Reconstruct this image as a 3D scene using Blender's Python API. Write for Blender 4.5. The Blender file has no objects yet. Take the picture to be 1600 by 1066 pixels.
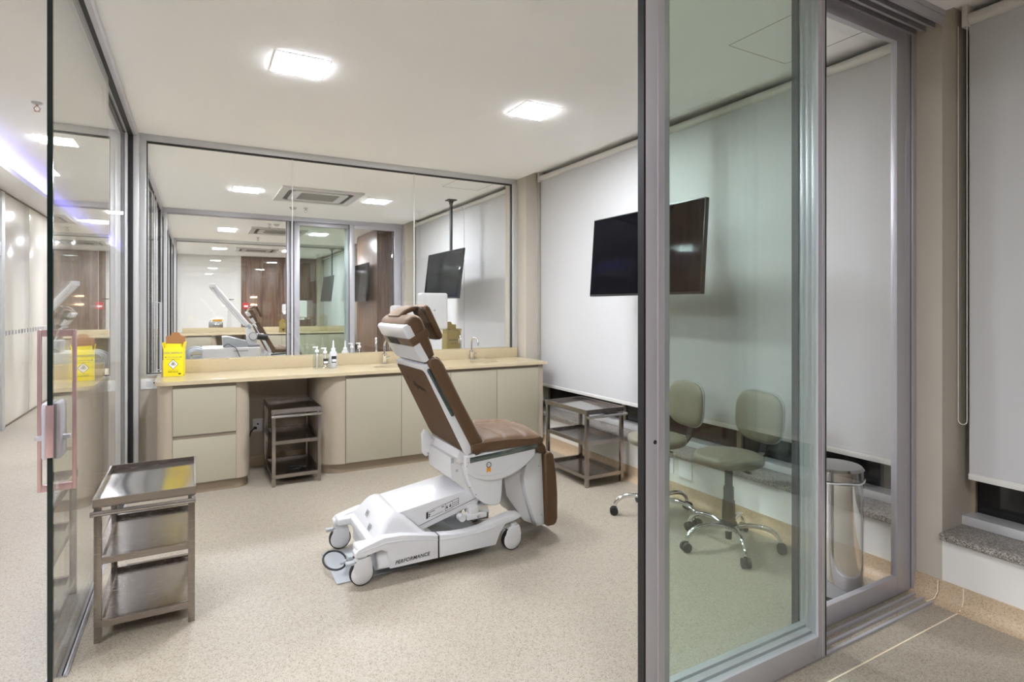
import bpy, bmesh, math, random
from mathutils import Vector, Matrix, Euler
random.seed(7)
PI = math.pi
S = bpy.context.scene
COL = S.collection
# ------------------------------------------------------------------ camera
cd = bpy.data.cameras.new('camera'); cam = bpy.data.objects.new('camera', cd); COL.objects.link(cam)
cam.location = (0, 0, 1.4)
cam.rotation_euler = (PI / 2, 0, -math.atan2(494, 889))
cd.sensor_width = 36; cd.lens = 36 * 889 / 1600; cd.shift_y = -0.03375; cd.clip_start = 0.05
S.camera = cam
# ------------------------------------------------------------------ world, exposure
W = bpy.data.worlds.new('world'); S.world = W; W.use_nodes = True
W.node_tree.nodes['Background'].inputs[0].default_value = (0.01, 0.012, 0.02, 1)
W.node_tree.nodes['Background'].inputs[1].default_value = 0.3
S.view_settings.view_transform = 'Standard'; S.view_settings.look = 'None'
S.view_settings.gamma = 1; S.view_settings.use_curve_mapping = False
S.view_settings.exposure = 2.2
PANEL = 50.0          # emission of the ceiling light panels
S.cycles.transparent_max_bounces = 64
S.cycles.max_bounces = 14; S.cycles.diffuse_bounces = 6; S.cycles.glossy_bounces = 8
S.cycles.sample_clamp_indirect = 4

# ------------------------------------------------------------------ materials
def mat(name, col, rough=0.5, metal=0.0, spec=0.5, emit=None, es=0, coat=0.0, trans=0.0, alpha=1.0):
    m = bpy.data.materials.new(name); m.use_nodes = True
    b = m.node_tree.nodes['Principled BSDF']
    b.inputs['Base Color'].default_value = (*col, 1); b.inputs['Roughness'].default_value = rough
    b.inputs['Metallic'].default_value = metal; b.inputs['Specular IOR Level'].default_value = spec
    b.inputs['Coat Weight'].default_value = coat
    if trans: b.inputs['Transmission Weight'].default_value = trans
    if emit: b.inputs['Emission Color'].default_value = (*emit, 1); b.inputs['Emission Strength'].default_value = es
    return m
def speckle(m, cols, scale, base, amount=0.5, bump=0.0):
    """fine specks over a base colour"""
    nt = m.node_tree; b = nt.nodes['Principled BSDF']
    tc = nt.nodes.new('ShaderNodeTexCoord')
    v = nt.nodes.new('ShaderNodeTexVoronoi'); v.inputs['Scale'].default_value = scale
    nt.links.new(tc.outputs['Object'], v.inputs['Vector'])
    r = nt.nodes.new('ShaderNodeValToRGB'); e = r.color_ramp
    sep = nt.nodes.new('ShaderNodeSeparateColor'); nt.links.new(v.outputs['Color'], sep.inputs[0])
    nt.links.new(sep.outputs[0], r.inputs[0])
    e.interpolation = 'CONSTANT'
    for i, (p, c) in enumerate(cols):
        el = e.elements[i] if i < 2 else e.elements.new(p)
        el.position = p; el.color = (*c, 1)
    n = nt.nodes.new('ShaderNodeTexNoise'); n.inputs['Scale'].default_value = 1.3; n.inputs['Detail'].default_value = 4
    nt.links.new(tc.outputs['Object'], n.inputs['Vector'])
    mp = nt.nodes.new('ShaderNodeMapRange'); mp.inputs[3].default_value = 0.93; mp.inputs[4].default_value = 1.06
    nt.links.new(n.outputs[0], mp.inputs[0])
    mx = nt.nodes.new('ShaderNodeMix'); mx.data_type = 'RGBA'; mx.inputs[0].default_value = amount
    mx.inputs[6].default_value = (*base, 1); nt.links.new(r.outputs[0], mx.inputs[7])
    ml = nt.nodes.new('ShaderNodeMix'); ml.data_type = 'RGBA'; ml.blend_type = 'MULTIPLY'; ml.inputs[0].default_value = 1
    nt.links.new(mx.outputs[2], ml.inputs[6]); nt.links.new(mp.outputs[0], ml.inputs[7])
    nt.links.new(ml.outputs[2], b.inputs['Base Color'])
    return m
def wood(name, a, c, rough=0.35):
    m = mat(name, a, rough); nt = m.node_tree; b = nt.nodes['Principled BSDF']
    tc = nt.nodes.new('ShaderNodeTexCoord'); mp = nt.nodes.new('ShaderNodeMapping')
    mp.inputs['Scale'].default_value = (22, 22, 0.9); nt.links.new(tc.outputs['Object'], mp.inputs[0])
    n = nt.nodes.new('ShaderNodeTexNoise'); n.inputs['Scale'].default_value = 1.6; n.inputs['Detail'].default_value = 6
    n.inputs['Distortion'].default_value = 0.6; nt.links.new(mp.outputs[0], n.inputs['Vector'])
    r = nt.nodes.new('ShaderNodeValToRGB'); r.color_ramp.elements[0].position = .35; r.color_ramp.elements[1].position = .68
    r.color_ramp.elements[0].color = (*a, 1); r.color_ramp.elements[1].color = (*c, 1)
    nt.links.new(n.outputs[0], r.inputs[0]); nt.links.new(r.outputs[0], b.inputs['Base Color'])
    return m
def glass(name, tint, rmin=0.045):
    """thin clear pane: straight-through tint plus mirror by angle of view"""
    m = bpy.data.materials.new(name); m.use_nodes = True; nt = m.node_tree
    nt.nodes.clear()
    out = nt.nodes.new('ShaderNodeOutputMaterial'); mix = nt.nodes.new('ShaderNodeMixShader')
    tr = nt.nodes.new('ShaderNodeBsdfTransparent'); tr.inputs[0].default_value = (*tint, 1)
    gl = nt.nodes.new('ShaderNodeBsdfGlossy'); gl.inputs['Roughness'].default_value = 0.0
    gl.inputs[0].default_value = (1, 1, 1, 1)
    geo = nt.nodes.new('ShaderNodeNewGeometry')
    dot = nt.nodes.new('ShaderNodeVectorMath'); dot.operation = 'DOT_PRODUCT'
    nt.links.new(geo.outputs['Incoming'], dot.inputs[0]); nt.links.new(geo.outputs['Normal'], dot.inputs[1])
    ab = nt.nodes.new('ShaderNodeMath'); ab.operation = 'ABSOLUTE'; nt.links.new(dot.outputs['Value'], ab.inputs[0])
    om = nt.nodes.new('ShaderNodeMath'); om.operation = 'SUBTRACT'; om.inputs[0].default_value = 1; nt.links.new(ab.outputs[0], om.inputs[1])
    pw = nt.nodes.new('ShaderNodeMath'); pw.operation = 'POWER'; pw.inputs[1].default_value = 5; nt.links.new(om.outputs[0], pw.inputs[0])
    ma = nt.nodes.new('ShaderNodeMath'); ma.operation = 'MULTIPLY_ADD'; ma.inputs[1].default_value = 1 - rmin; ma.inputs[2].default_value = rmin
    nt.links.new(pw.outputs[0], ma.inputs[0]); nt.links.new(ma.outputs[0], mix.inputs[0])
    nt.links.new(tr.outputs[0], mix.inputs[1]); nt.links.new(gl.outputs[0], mix.inputs[2]); nt.links.new(mix.outputs[0], out.inputs[0])
    return m
def leather(name, col, rough=0.42, sheen=0.3):
    m = mat(name, col, rough); nt = m.node_tree; b = nt.nodes['Principled BSDF']
    b.inputs['Sheen Weight'].default_value = sheen; b.inputs['Sheen Roughness'].default_value = 0.4; b.inputs['Sheen Tint'].default_value = (1, .86, .70, 1)
    n = nt.nodes.new('ShaderNodeTexNoise'); n.inputs['Scale'].default_value = 180
    tc = nt.nodes.new('ShaderNodeTexCoord'); nt.links.new(tc.outputs['Object'], n.inputs['Vector'])
    bp = nt.nodes.new('ShaderNodeBump'); bp.inputs['Strength'].default_value = 0.12; bp.inputs['Distance'].default_value = 0.002
    nt.links.new(n.outputs[0], bp.inputs['Height']); nt.links.new(bp.outputs[0], b.inputs['Normal'])
    return m
def brushed(name, col, rough=0.28, metal=1.0):
    m = mat(name, col, rough, metal); nt = m.node_tree; b = nt.nodes['Principled BSDF']
    tc = nt.nodes.new('ShaderNodeTexCoord'); mp = nt.nodes.new('ShaderNodeMapping'); mp.inputs['Scale'].default_value = (3, 90, 90)
    n = nt.nodes.new('ShaderNodeTexNoise'); n.inputs['Scale'].default_value = 6; n.inputs['Detail'].default_value = 3
    nt.links.new(tc.outputs['Object'], mp.inputs[0]); nt.links.new(mp.outputs[0], n.inputs['Vector'])
    mr = nt.nodes.new('ShaderNodeMapRange'); mr.inputs[3].default_value = rough * .7; mr.inputs[4].default_value = rough * 1.35
    nt.links.new(n.outputs[0], mr.inputs[0]); nt.links.new(mr.outputs[0], b.inputs['Roughness'])
    return m

M = {}
FLOORB = (0.345, 0.30, 0.235)
M['floor'] = speckle(mat('terrazzo_floor', FLOORB, 0.42), [(0, (.16, .11, .07)), (.10, (.345, .30, .235)), (.55, (.42, .38, .315)), (.9, (.25, .21, .15))], 260, FLOORB, .65)
M['cove'] = speckle(mat('terrazzo_cove', (.5, .37, .24), 0.45), [(0, (.28, .18, .10)), (.12, (.52, .39, .26)), (.6, (.6, .48, .34)), (.9, (.42, .30, .19))], 260, (.5, .38, .25), .55)
M['seam'] = mat('seam_sealant', (.78, .68, .52), .5)
M['ceiling'] = mat('white_ceiling_paint', (.95, .945, .94), .9, spec=.1)
M['white'] = mat('white_wall_paint', (.74, .72, .68), .8, spec=.2)
M['pier'] = mat('beige_wall_paint', (.50, .455, .385), .8, spec=.2)
M['lobby'] = mat('darkened_lobby_wall', (.16, .14, .125), .7)  # unseen lobby walls, coloured dark so the glass reflects them weakly
M['cream'] = mat('cream_wall_paint', (.50, .44, .36), .7, spec=.3)
M['panel'] = mat('cream_glazed_panel', (.66, .62, .54), .12, spec=.6)
M['blind'] = mat('roller_blind_fabric', (.55, .545, .54), .85, spec=.15)
M['tube'] = mat('blind_tube', (.68, .66, .62), .5)
M['alu'] = mat('grey_aluminium', (.52, .51, .545), .33, .4)
M['alul'] = mat('pale_aluminium', (.60, .60, .60), .38, .35)
M['black'] = mat('black_rubber', (.012, .012, .013), .5)
M['dark'] = mat('dark_gap', (.03, .028, .026), .7)
M['night'] = mat('night_window_glass', (.006, .006, .007), .08, spec=.6)
M['glass'] = glass('clear_glass', (.985, .99, .985))
M['gdoor'] = glass('toughened_door_glass', (.90, .90, .885))
M['gleaf'] = glass('green_tinted_glass', (.95, .978, .962))
M['gedge'] = mat('glass_edge', (.006, .014, .012), .15)
M['silicone'] = mat('clear_silicone', (.75, .75, .72), .4)
M['granite'] = speckle(mat('granite_sill', (.3, .27, .24), .35), [(0, (.07, .06, .05)), (.2, (.25, .22, .19)), (.6, (.45, .42, .38)), (.85, (.16, .13, .11))], 220, (.3, .27, .24), .9)
M['top'] = speckle(mat('cream_quartz', (.72, .60, .40), .16), [(0, (.46, .37, .23)), (.2, (.55, .46, .29)), (.7, (.58, .49, .34)), (.9, (.50, .41, .26))], 400, (.54, .45, .30), .5)
M['cab'] = mat('greige_laminate', (.375, .345, .26), .42)
M['curve'] = mat('beige_laminate', (.39, .33, .255), .45)
M['kick'] = mat('brown_plinth', (.27, .21, .145), .5)
M['reveal'] = mat('brown_reveal', (.20, .16, .115), .6)
M['steel'] = brushed('stainless_steel', (.33, .295, .27), .24)
M['steelp'] = brushed('polished_steel_tray', (.47, .45, .44), .13)
M['chrome_refl'] = mat('chrome_painted_reflection', (.20, .24, .23), .12, .9)  # bright chrome; the dark green of its reflections is put into the colour
M['chrome'] = mat('chrome', (.75, .75, .76), .07, 1)
M['wplas'] = mat('white_plastic', (.66, .66, .67), .28, coat=.3)
M['wplas2'] = mat('off_white_plastic', (.62, .61, .605), .3)
M['gplas'] = mat('grey_plastic', (.36, .38, .40), .4)
M['brown'] = leather('brown_leather', (.098, .048, .018), .55, .30)
M['brownb'] = leather('brown_back_panel', (.085, .040, .012), .7, .0)
M['seatl'] = leather('taupe_leather', (.25, .175, .12), .4, .5)
M['olive'] = leather('olive_grey_vinyl', (.15, .135, .095), .55, .1)
M['rim'] = mat('grey_piping', (.24, .25, .25), .5)
M['tv'] = mat('tv_screen', (.003, .003, .004), .06, spec=.07)
M['tvb'] = mat('tv_bezel', (.01, .01, .011), .3)
M['wood'] = wood('walnut_veneer', (.09, .045, .028), (.24, .135, .085))
M['yellow'] = mat('yellow_card', (.88, .72, .01), .5)
M['yellow2'] = mat('dull_yellow_card', (.27, .20, .05), .6)
M['kraft'] = mat('brown_card', (.36, .17, .07), .7)
M['ink'] = mat('black_ink', (.02, .02, .02), .6)
M['paper'] = mat('white_paper', (.85, .85, .85), .6)
M['liquid'] = glass('clear_bottle_plastic', (.93, .95, .96), .06)
M['milky'] = mat('translucent_plastic', (.78, .79, .80), .3, trans=.25)
M['orange'] = mat('orange_ribbon', (.75, .30, .02), .5)
M['amber'] = mat('amber_cylinder', (.75, .36, .02), .4)
M['blue'] = mat('blue_led_strip', (0, 0, 0), .5, emit=(.26, .24, 1.0), es=6)
M['emit'] = mat('led_diffuser', (.9, .9, .9), .5, emit=(.945, .98, 1.055), es=PANEL)
M['warm'] = mat('warm_lamp', (1, .8, .6), .5, emit=(1, .66, .38), es=9)
M['acg'] = mat('grille_grey', (.36, .35, .33), .6)
M['pinkm'] = mat('rose_tinted_steel', (.62, .42, .42), .25, .7)
M['print'] = mat('grey_print', (.20, .20, .21), .6)
M['red'] = mat('red_call_point', (.55, .02, .02), .4)

# ------------------------------------------------------------------ mesh helpers
class MB:
    def __init__(s): s.b = bmesh.new(); s.mi = 0
    def _mark(s, faces):
        for f in faces: f.material_index = s.mi
    def _add(s, t, mtx):
        for v in t.verts: v.co = mtx @ v.co
        me = bpy.data.meshes.new('t'); t.to_mesh(me); t.free()
        n = len(s.b.faces); s.b.from_mesh(me); s.b.faces.ensure_lookup_table()
        for f in s.b.faces[n:]: f.material_index = s.mi
        bpy.data.meshes.remove(me)
        return s
    def box(s, x0, x1, y0, y1, z0, z1, r=0, seg=2, rot=None, pivot=None):
        t = bmesh.new(); bmesh.ops.create_cube(t, size=1)
        for v in t.verts: v.co = Vector((v.co.x * (x1 - x0), v.co.y * (y1 - y0), v.co.z * (z1 - z0)))
        if r: bmesh.ops.bevel(t, geom=t.edges[:], offset=min(r, .49 * min(x1 - x0, y1 - y0, z1 - z0)), segments=seg, profile=.6, affect='EDGES', clamp_overlap=True)
        c = Vector(((x0 + x1) / 2, (y0 + y1) / 2, (z0 + z1) / 2)); m = Matrix.Translation(c)
        if rot:
            p = Vector(pivot) if pivot else c
            m = Matrix.Translation(p) @ Euler(rot).to_matrix().to_4x4() @ Matrix.Translation(c - p)
        return s._add(t, m)
    def cyl(s, a, b, r, r2=None, n=20, cap=True):
        a, b = Vector(a), Vector(b); d = b - a; t = bmesh.new()
        bmesh.ops.create_cone(t, cap_ends=cap, segments=n, radius1=r, radius2=r if r2 is None else r2, depth=d.length)
        q = Vector((0, 0, 1)).rotation_difference(d.normalized()).to_matrix().to_4x4()
        return s._add(t, Matrix.Translation((a + b) / 2) @ q)
    def tube(s, pts, r, n=10, closed=False, cap=True):
        P = [Vector(p) for p in pts]; rings = []; N = len(P); rr = r if isinstance(r, (list, tuple)) else [r] * N
        t0 = (P[1] - P[0]).normalized(); up = Vector((0, 0, 1)) if abs(t0.z) < .9 else Vector((1, 0, 0))
        u = t0.cross(up).normalized()
        for i in range(N):
            if closed: tg = (P[(i + 1) % N] - P[i - 1]).normalized()
            else: tg = (P[min(i + 1, N - 1)] - P[max(i - 1, 0)]).normalized()
            u = (u - tg * u.dot(tg)).normalized(); w = tg.cross(u)
            rings.append([s.b.verts.new(P[i] + (u * math.cos(2 * PI * k / n) + w * math.sin(2 * PI * k / n)) * rr[i]) for k in range(n)])
        fs = []
        for i in range(N if closed else N - 1):
            A, B = rings[i], rings[(i + 1) % N]
            for k in range(n): fs.append(s.b.faces.new((A[k], A[(k + 1) % n], B[(k + 1) % n], B[k])))
        if not closed and cap: fs.append(s.b.faces.new(rings[0][::-1])); fs.append(s.b.faces.new(rings[-1]))
        s._mark(fs); return s
    def lathe(s, prof, o=(0, 0, 0), n=28, axis='z', sx=1, sy=1):
        o = Vector(o); rings = []
        for r, z in prof:
            if r < 1e-5:
                c = Vector((0, 0, z)); rings.append([s.b.verts.new(o + s._ax(c, axis))])
            else: rings.append([s.b.verts.new(o + s._ax(Vector((r * sx * math.cos(2 * PI * k / n), r * sy * math.sin(2 * PI * k / n), z)), axis)) for k in range(n)])
        fs = []
        for A, B in zip(rings, rings[1:]):
            for k in range(n):
                k2 = (k + 1) % n
                if len(A) == 1 and len(B) == 1: continue
                if len(A) == 1: fs.append(s.b.faces.new((A[0], B[k2], B[k])))
                elif len(B) == 1: fs.append(s.b.faces.new((A[k], A[k2], B[0])))
                else: fs.append(s.b.faces.new((A[k], A[k2], B[k2], B[k])))
        s._mark(fs); return s
    def _ax(s, c, axis):
        if axis == 'z': return c
        if axis == 'y': return Vector((c.x, c.z, c.y))
        return Vector((c.z, c.x, c.y))
    def prism(s, poly, a, b, axis='y', r=0, seg=2):
        """poly in the plane across axis (x,z for y; x,y for z; y,z for x) from a to b"""
        t = bmesh.new()
        def P(p, h):
            return {'y': Vector((p[0], h, p[1])), 'z': Vector((p[0], p[1], h)), 'x': Vector((h, p[0], p[1]))}[axis]
        vs = [t.verts.new(P(p, a)) for p in poly]; f = t.faces.new(vs)
        e = bmesh.ops.extrude_face_region(t, geom=[f]); dv = P((0, 0), b) - P((0, 0), a)
        for v in e['geom']:
            if isinstance(v, bmesh.types.BMVert): v.co += dv
        bmesh.ops.recalc_face_normals(t, faces=t.faces[:])
        if r:
            caps = [ed for ed in t.edges if len(ed.link_faces) == 2 and any(len(q.verts) == len(poly) for q in ed.link_faces) and ed.calc_face_angle(0) > .5]
            bmesh.ops.bevel(t, geom=caps, offset=r, segments=seg, profile=.6, affect='EDGES', clamp_overlap=True)
        return s._add(t, Matrix.Identity(4))
    def holed(s, outer, holes, z0, z1):
        t = bmesh.new(); es = []
        for lp in [outer] + holes:
            vs = [t.verts.new((p[0], p[1], z0)) for p in lp]
            es += [t.edges.new((vs[i], vs[(i + 1) % len(vs)])) for i in range(len(vs))]
        bmesh.ops.triangle_fill(t, use_beauty=True, edges=es)
        e = bmesh.ops.extrude_face_region(t, geom=t.faces[:])
        for v in e['geom']:
            if isinstance(v, bmesh.types.BMVert): v.co.z = z1
        bmesh.ops.recalc_face_normals(t, faces=t.faces[:])
        return s._add(t, Matrix.Identity(4))
    def quad(s, *p):
        s._mark([s.b.faces.new([s.b.verts.new(q) for q in p])]); return s
    def move(s, m):
        for v in s.b.verts: v.co = m @ v.co
        return s

def origin(o):
    v = Vector((0, 0, 0))
    while o: v += o.location; o = o.parent
    return v
def obj(name, mb, m, parent=None, local=False, ang=35, flat=False):
    me = bpy.data.meshes.new(name)
    if parent and not local: 
        w = origin(parent)
        for v in mb.b.verts: v.co -= w
    bmesh.ops.recalc_face_normals(mb.b, faces=mb.b.faces[:])
    mb.b.to_mesh(me); mb.b.free()
    for q in (m if isinstance(m, (list, tuple)) else [m]): me.materials.append(M[q])
    if not flat:
        me.shade_smooth(); me.set_sharp_from_angle(angle=math.radians(ang))
    o = bpy.data.objects.new(name, me); COL.objects.link(o)
    if parent: o.parent = parent
    return o
def tag(o, label, cat=None, group=None, kind=None):
    o['label'] = label
    if cat: o['category'] = cat
    if group: o['group'] = group
    if kind: o['kind'] = kind
    return o
def thing(name, label, cat, loc=(0, 0, 0), rz=0, group=None, kind=None):
    o = bpy.data.objects.new(name, None); COL.objects.link(o); o.empty_display_size = .05
    o.location = loc; o.rotation_euler = (0, 0, rz)
    return tag(o, label, cat, group, kind)
def struct(name, label, mb=None, m=None, cat='wall', loc=(0, 0, 0)):
    o = obj(name, mb, m) if mb else thing(name, label, cat, loc)
    return tag(o, label, cat, None, 'structure')
def kids(o): return [c for c in COL.objects if c.parent == o]
def dup(o, loc=None, rz=None, label=None, parent=None):
    c = o.copy(); COL.objects.link(c); c.parent = parent
    if loc is not None: c.location = loc
    if rz is not None: c.rotation_euler = (0, 0, rz)
    if label: c['label'] = label
    for k in kids(o): dup(k, parent=c)
    return c
def text(name, body, size, loc, rot, parent, m='ink', ex=.0004, align='CENTER', local=False, shear=0, spacing=1.0):
    cu = bpy.data.curves.new(name, 'FONT'); cu.body = body; cu.size = size; cu.extrude = ex
    cu.align_x = align; cu.align_y = 'CENTER'; cu.shear = shear; cu.offset = size * .012; cu.space_character = spacing
    tmp = bpy.data.objects.new('t', cu); COL.objects.link(tmp)
    me = bpy.data.meshes.new_from_object(tmp); bpy.data.objects.remove(tmp)
    me.materials.clear(); me.materials.append(M[m]); o = bpy.data.objects.new(name, me); COL.objects.link(o)
    o.parent = parent; o.location = Vector(loc) - (origin(parent) if not local else Vector()); o.rotation_euler = rot
    return o
FY = (PI / 2, 0, 0)            # lettering that faces -y
FX = (PI / 2, 0, -PI / 2)      # lettering that faces -x
def arc(cx, cy, r, a0, a1, n=8):
    return [(cx + r * math.cos(math.radians(a0 + (a1 - a0) * i / n)), cy + r * math.sin(math.radians(a0 + (a1 - a0) * i / n))) for i in range(n + 1)]

H = 2.8                        # room ceiling
XW = 3.10                      # inner face of the window-side wall
XL = -0.44                     # glazed side towards the corridor
YP = [1.5, 5.5, 9.5, 13.5, 17.5]   # glass partitions between the rooms

# ================================================================== THE SETTING
# floor
struct('floor', 'speckled beige terrazzo floor running through all rooms and the corridor', MB().box(-5, 3.6, -3.2, 17.8, -.1, 0), 'floor', 'floor')
s_ = MB().box(1.2, 3.06, 1.277, 1.283, 0, .0012)
s_.tube([(3.05, 1.28, .002), (3.075, 1.28, .014), (3.088, 1.28, .045), (3.090, 1.28, .1)], .003, 6)
s_.tube([(3.02, 1.40, .004), (3.055, 1.383, .02), (3.075, 1.378, .05), (3.078, 1.378, .1)], .0025, 6)
struct('trim_1', 'thin pale seam line across the floor outside the glass doors', s_, 'seam', 'floor seam')
# ceilings
c = MB().box(-.52, XW, -3.2, 17.8, H, H + .12)
c.box(XW - .02, 3.7, -3.2, 17.8, H + .05, H + .12)
struct('ceiling', 'white plaster ceiling over the treatment rooms', c, 'ceiling', 'ceiling')
c = MB().box(-5, -.52, -3.2, 17.8, H + .1, H + .2)
struct('ceiling_corridor', 'white raised ceiling over the corridor', c, 'ceiling', 'ceiling')
# corridor soffit with cove light
c = MB().box(-2.0, -1.62, 2.4, 17.8, 2.735, 2.76)
c.box(-1.64, -1.62, 2.4, 17.8, 2.755, 2.79)
struct('trim_2', 'lowered white soffit edging the corridor ceiling with blue cove light behind it', c, 'ceiling', 'soffit')
t = thing('cove_light', 'blue glowing light strip along the top of the corridor soffit', 'cove light', (-1.68, 10, 2.765))
obj('light_strip', MB().box(-1.70, -1.67, 2.6, 17.4, 2.762, 2.772), 'blue', t)
# corridor wall of glazed panels
w = struct('wall_left', 'cream glazed panel wall on the far side of the corridor', cat='wall', loc=(-1.92, 10, 0))
for i, (a, b) in enumerate([(2.4, 5.0), (5.02, 8.34), (8.50, 9.65), (9.665, 10.7), (10.715, 12.6), (12.615, 14.6), (14.615, 17.4)]):
    obj('panel', MB().box(-1.98, -1.92, a, b, .03, 2.70, .003), 'panel', w)
c = MB().box(-1.99, -1.93, 2.4, 17.5, 0, .03); c.box(-1.99, -1.935, 2.4, 17.5, 2.70, 2.735)
obj('shadow_gap', c, 'reveal', w)
c = MB().box(-1.99, -1.90, 8.36, 8.48, 0, 2.70, .004); c.box(-1.97, -1.905, 5.0, 8.36, 1.97, 2.12, .003)
obj('post', c, 'alul', w)
c = MB().box(-1.93, -1.9175, 8.5, 17.4, 1.055, 1.125)
obj('safety_band', c, 'panel', w)
c = MB()
y = 8.55
while y < 17.3:
    c.box(-1.92, -1.9165, y, y + .07, 1.065, 1.115); y += .14
obj('band_squares', c, 'print', w)
# far end wall
w = struct('wall_back', 'far end wall of the last room', cat='wall', loc=(1.3, 17.5, 0))
obj('painted_face', MB().box(-2.2, 1.10, 17.5, 17.6, 0, 2.95), 'white', w)
c = MB(); 
x = 1.10
for k in range(4):
    c.box(x, x + .545, 17.47, 17.6, 0, 2.79, .003); x += .55
obj('veneer_panels', c, 'wood', w)
# front end / lobby behind the camera
struct('wall_front', 'unseen lobby wall behind the viewpoint, darkened to dim its reflections', MB().box(-5, 3.6, -3.3, -3.2, 0, 3), 'lobby', 'wall')
struct('wall_lobby', 'unseen lobby side wall left of the viewpoint, darkened to dim its reflections', MB().box(-5.1, -5, -3.2, 2.4, 0, 3).box(-5, -1.98, 2.4, 2.5, 0, 3), 'lobby', 'wall')

# window-side wall: low wall, piers, lintel
PIERS = [(1.37, 1.50), (5.27, 5.73), (9.27, 9.73), (13.27, 13.73), (17.3, 17.6)]
w = struct('wall_right', 'window side wall with low wall and beige piers between the windows', cat='wall', loc=(3.2, 7, 0))
for a, b in ((-3.2, 1.37), (1.50, 5.27), (5.73, 9.27), (9.73, 13.27), (13.73, 17.3)):
    obj('low_wall', MB().box(XW, 3.5, a, b, 0, .30), 'white', w)
for a, b in PIERS:
    obj('pier', MB().box(XW, 3.5, a, b, 0, H + .05), 'pier', w)
obj('outer_face', MB().box(3.46, 3.6, -3.2, 17.6, .30, H + .1), 'dark', w)
obj('added_dark_cladding', MB().box(3.05, XW - .001, -3.2, .2, .001, H - .002), 'wood', w)  # unseen cladding, added dark to keep reflections in the glass leaves low
obj('added_cladding_return', MB().box(XW, 3.40, .12, .2, .34, H + .04), 'wood', w)
# coved base
def cove(x, y0, y1, name, label):
    prof = [(XW, 0), (XW - .07, 0), (XW - .045, .006), (XW - .025, .02), (XW - .013, .045), (XW - .01, .10), (XW, .10)]
    return struct(name, label, MB().prism(prof, y0, y1, 'y'), 'cove', 'baseboard')
cove(XW, .21, 1.385, 'baseboard_right', 'coved terrazzo base below the window outside the glass doors')
cove(XW, 1.385, 5.44, 'baseboard_room', 'coved terrazzo base below the blinds inside the nearest room')
obj_ = MB()
for a, b in ((5.56, 9.4), (9.6, 13.4)):
    obj_.prism([(XW, 0), (XW - .07, 0), (XW - .03, .02), (XW - .01, .10), (XW, .10)], a, b, 'y')
struct('baseboard_far', 'coved terrazzo base below the windows of the further rooms', obj_, 'cove', 'baseboard')
struct('baseboard_back', 'terrazzo base along the wall under the worktop', MB().box(-.38, 3.09, 5.438, 5.45, 0, .10, .002), 'cove', 'baseboard')
# windows: one per bay, each with sill, frame, night pane
BAYS = [(.21, 1.37), (1.50, 5.27), (5.73, 9.27), (9.73, 13.27), (13.73, 17.3)]
WL = ['window outside the glass doors, dark glass showing under its lowered blind',
      'long window of the nearest room, dark glass showing under the lowered blind',
      'window of the second room behind lowered cream blinds', 'window of the third room beside the walnut pillar',
      'window of the last room seen through green glass']
for i, (a, b) in enumerate(BAYS):
    w = struct('window_%d' % (i + 1), WL[i], cat='window', loc=(3.3, (a + b) / 2, .3))
    obj('sill', MB().box(XW - .035, 3.31, a, b, .30, .33, .004), 'granite', w)
    f = MB().box(3.29, 3.44, a, b, .33, .375, .003)
    f.box(3.36, 3.42, a, b, H - .05, H + .04)
    yy = a + .02
    n = max(2, round((b - a) / 1.2))
    for k in range(n + 1):
        q = a + (b - a) * k / n; f.mi = 1; f.box(3.38, 3.42, q - .02, q + .02, .375, H); f.mi = 0
    obj('frame', f, ['alul', 'kick'], w)
    obj('pane', MB().box(3.40, 3.41, a, b, .375, H), 'night', w)

# roller blinds (things)
def blind(y0, y1, zb, label, cord_y, cord_z0, cord=True, seams=()):
    t = thing('roller_blind', label, 'blind', (3.27, (y0 + y1) / 2, 2.79), group=None)
    prev = y0
    for q in list(seams) + [y1]:
        obj('fabric', MB().box(3.265, 3.268, prev + .006, q - .006, zb + .025, 2.79), 'blind', t)
        obj('bottom_bar', MB().box(3.258, 3.274, prev + .004, q - .004, zb, zb + .03, .004), 'tube', t)
        obj('roller_tube', MB().cyl((3.262, prev + .01, 2.785), (3.262, q - .01, 2.785), .028, n=24), 'tube', t)
        prev = q
    for q in (y0, y1):
        obj('bracket', MB().box(3.23, 3.30, q - .012, q + .012, 2.745, 2.85, .004), 'tube', t)
    if cord:
        pts = [(3.235, cord_y, 2.76)]
        for k in range(13):
            a = PI * k / 12; pts.append((3.235, cord_y - .018 + .018 * math.cos(a), cord_z0 + .02 - .02 * math.sin(a)))
        pts.append((3.235, cord_y - .036, 2.76))
        obj('cord', MB().tube(pts, .0022, 6), 'tube', t)
    return t
blind(.25, 1.335, .565, 'roller blind right of the glass doors, outside the room', 1.362, .83)
blind(1.53, 5.235, .545, 'long lowered roller blind behind the television in the nearest room', 5.26, .88)
blind(5.76, 9.24, .545, 'roller blind of the second room behind the tilted television', 9.25, .9, seams=(7.25,))
blind(11.6, 13.25, .545, 'roller blind of the third room beyond the walnut pillar', 13.26, .9)
blind(13.76, 17.2, .545, 'roller blind of the last room seen through green glass', 17.25, .9)

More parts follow.
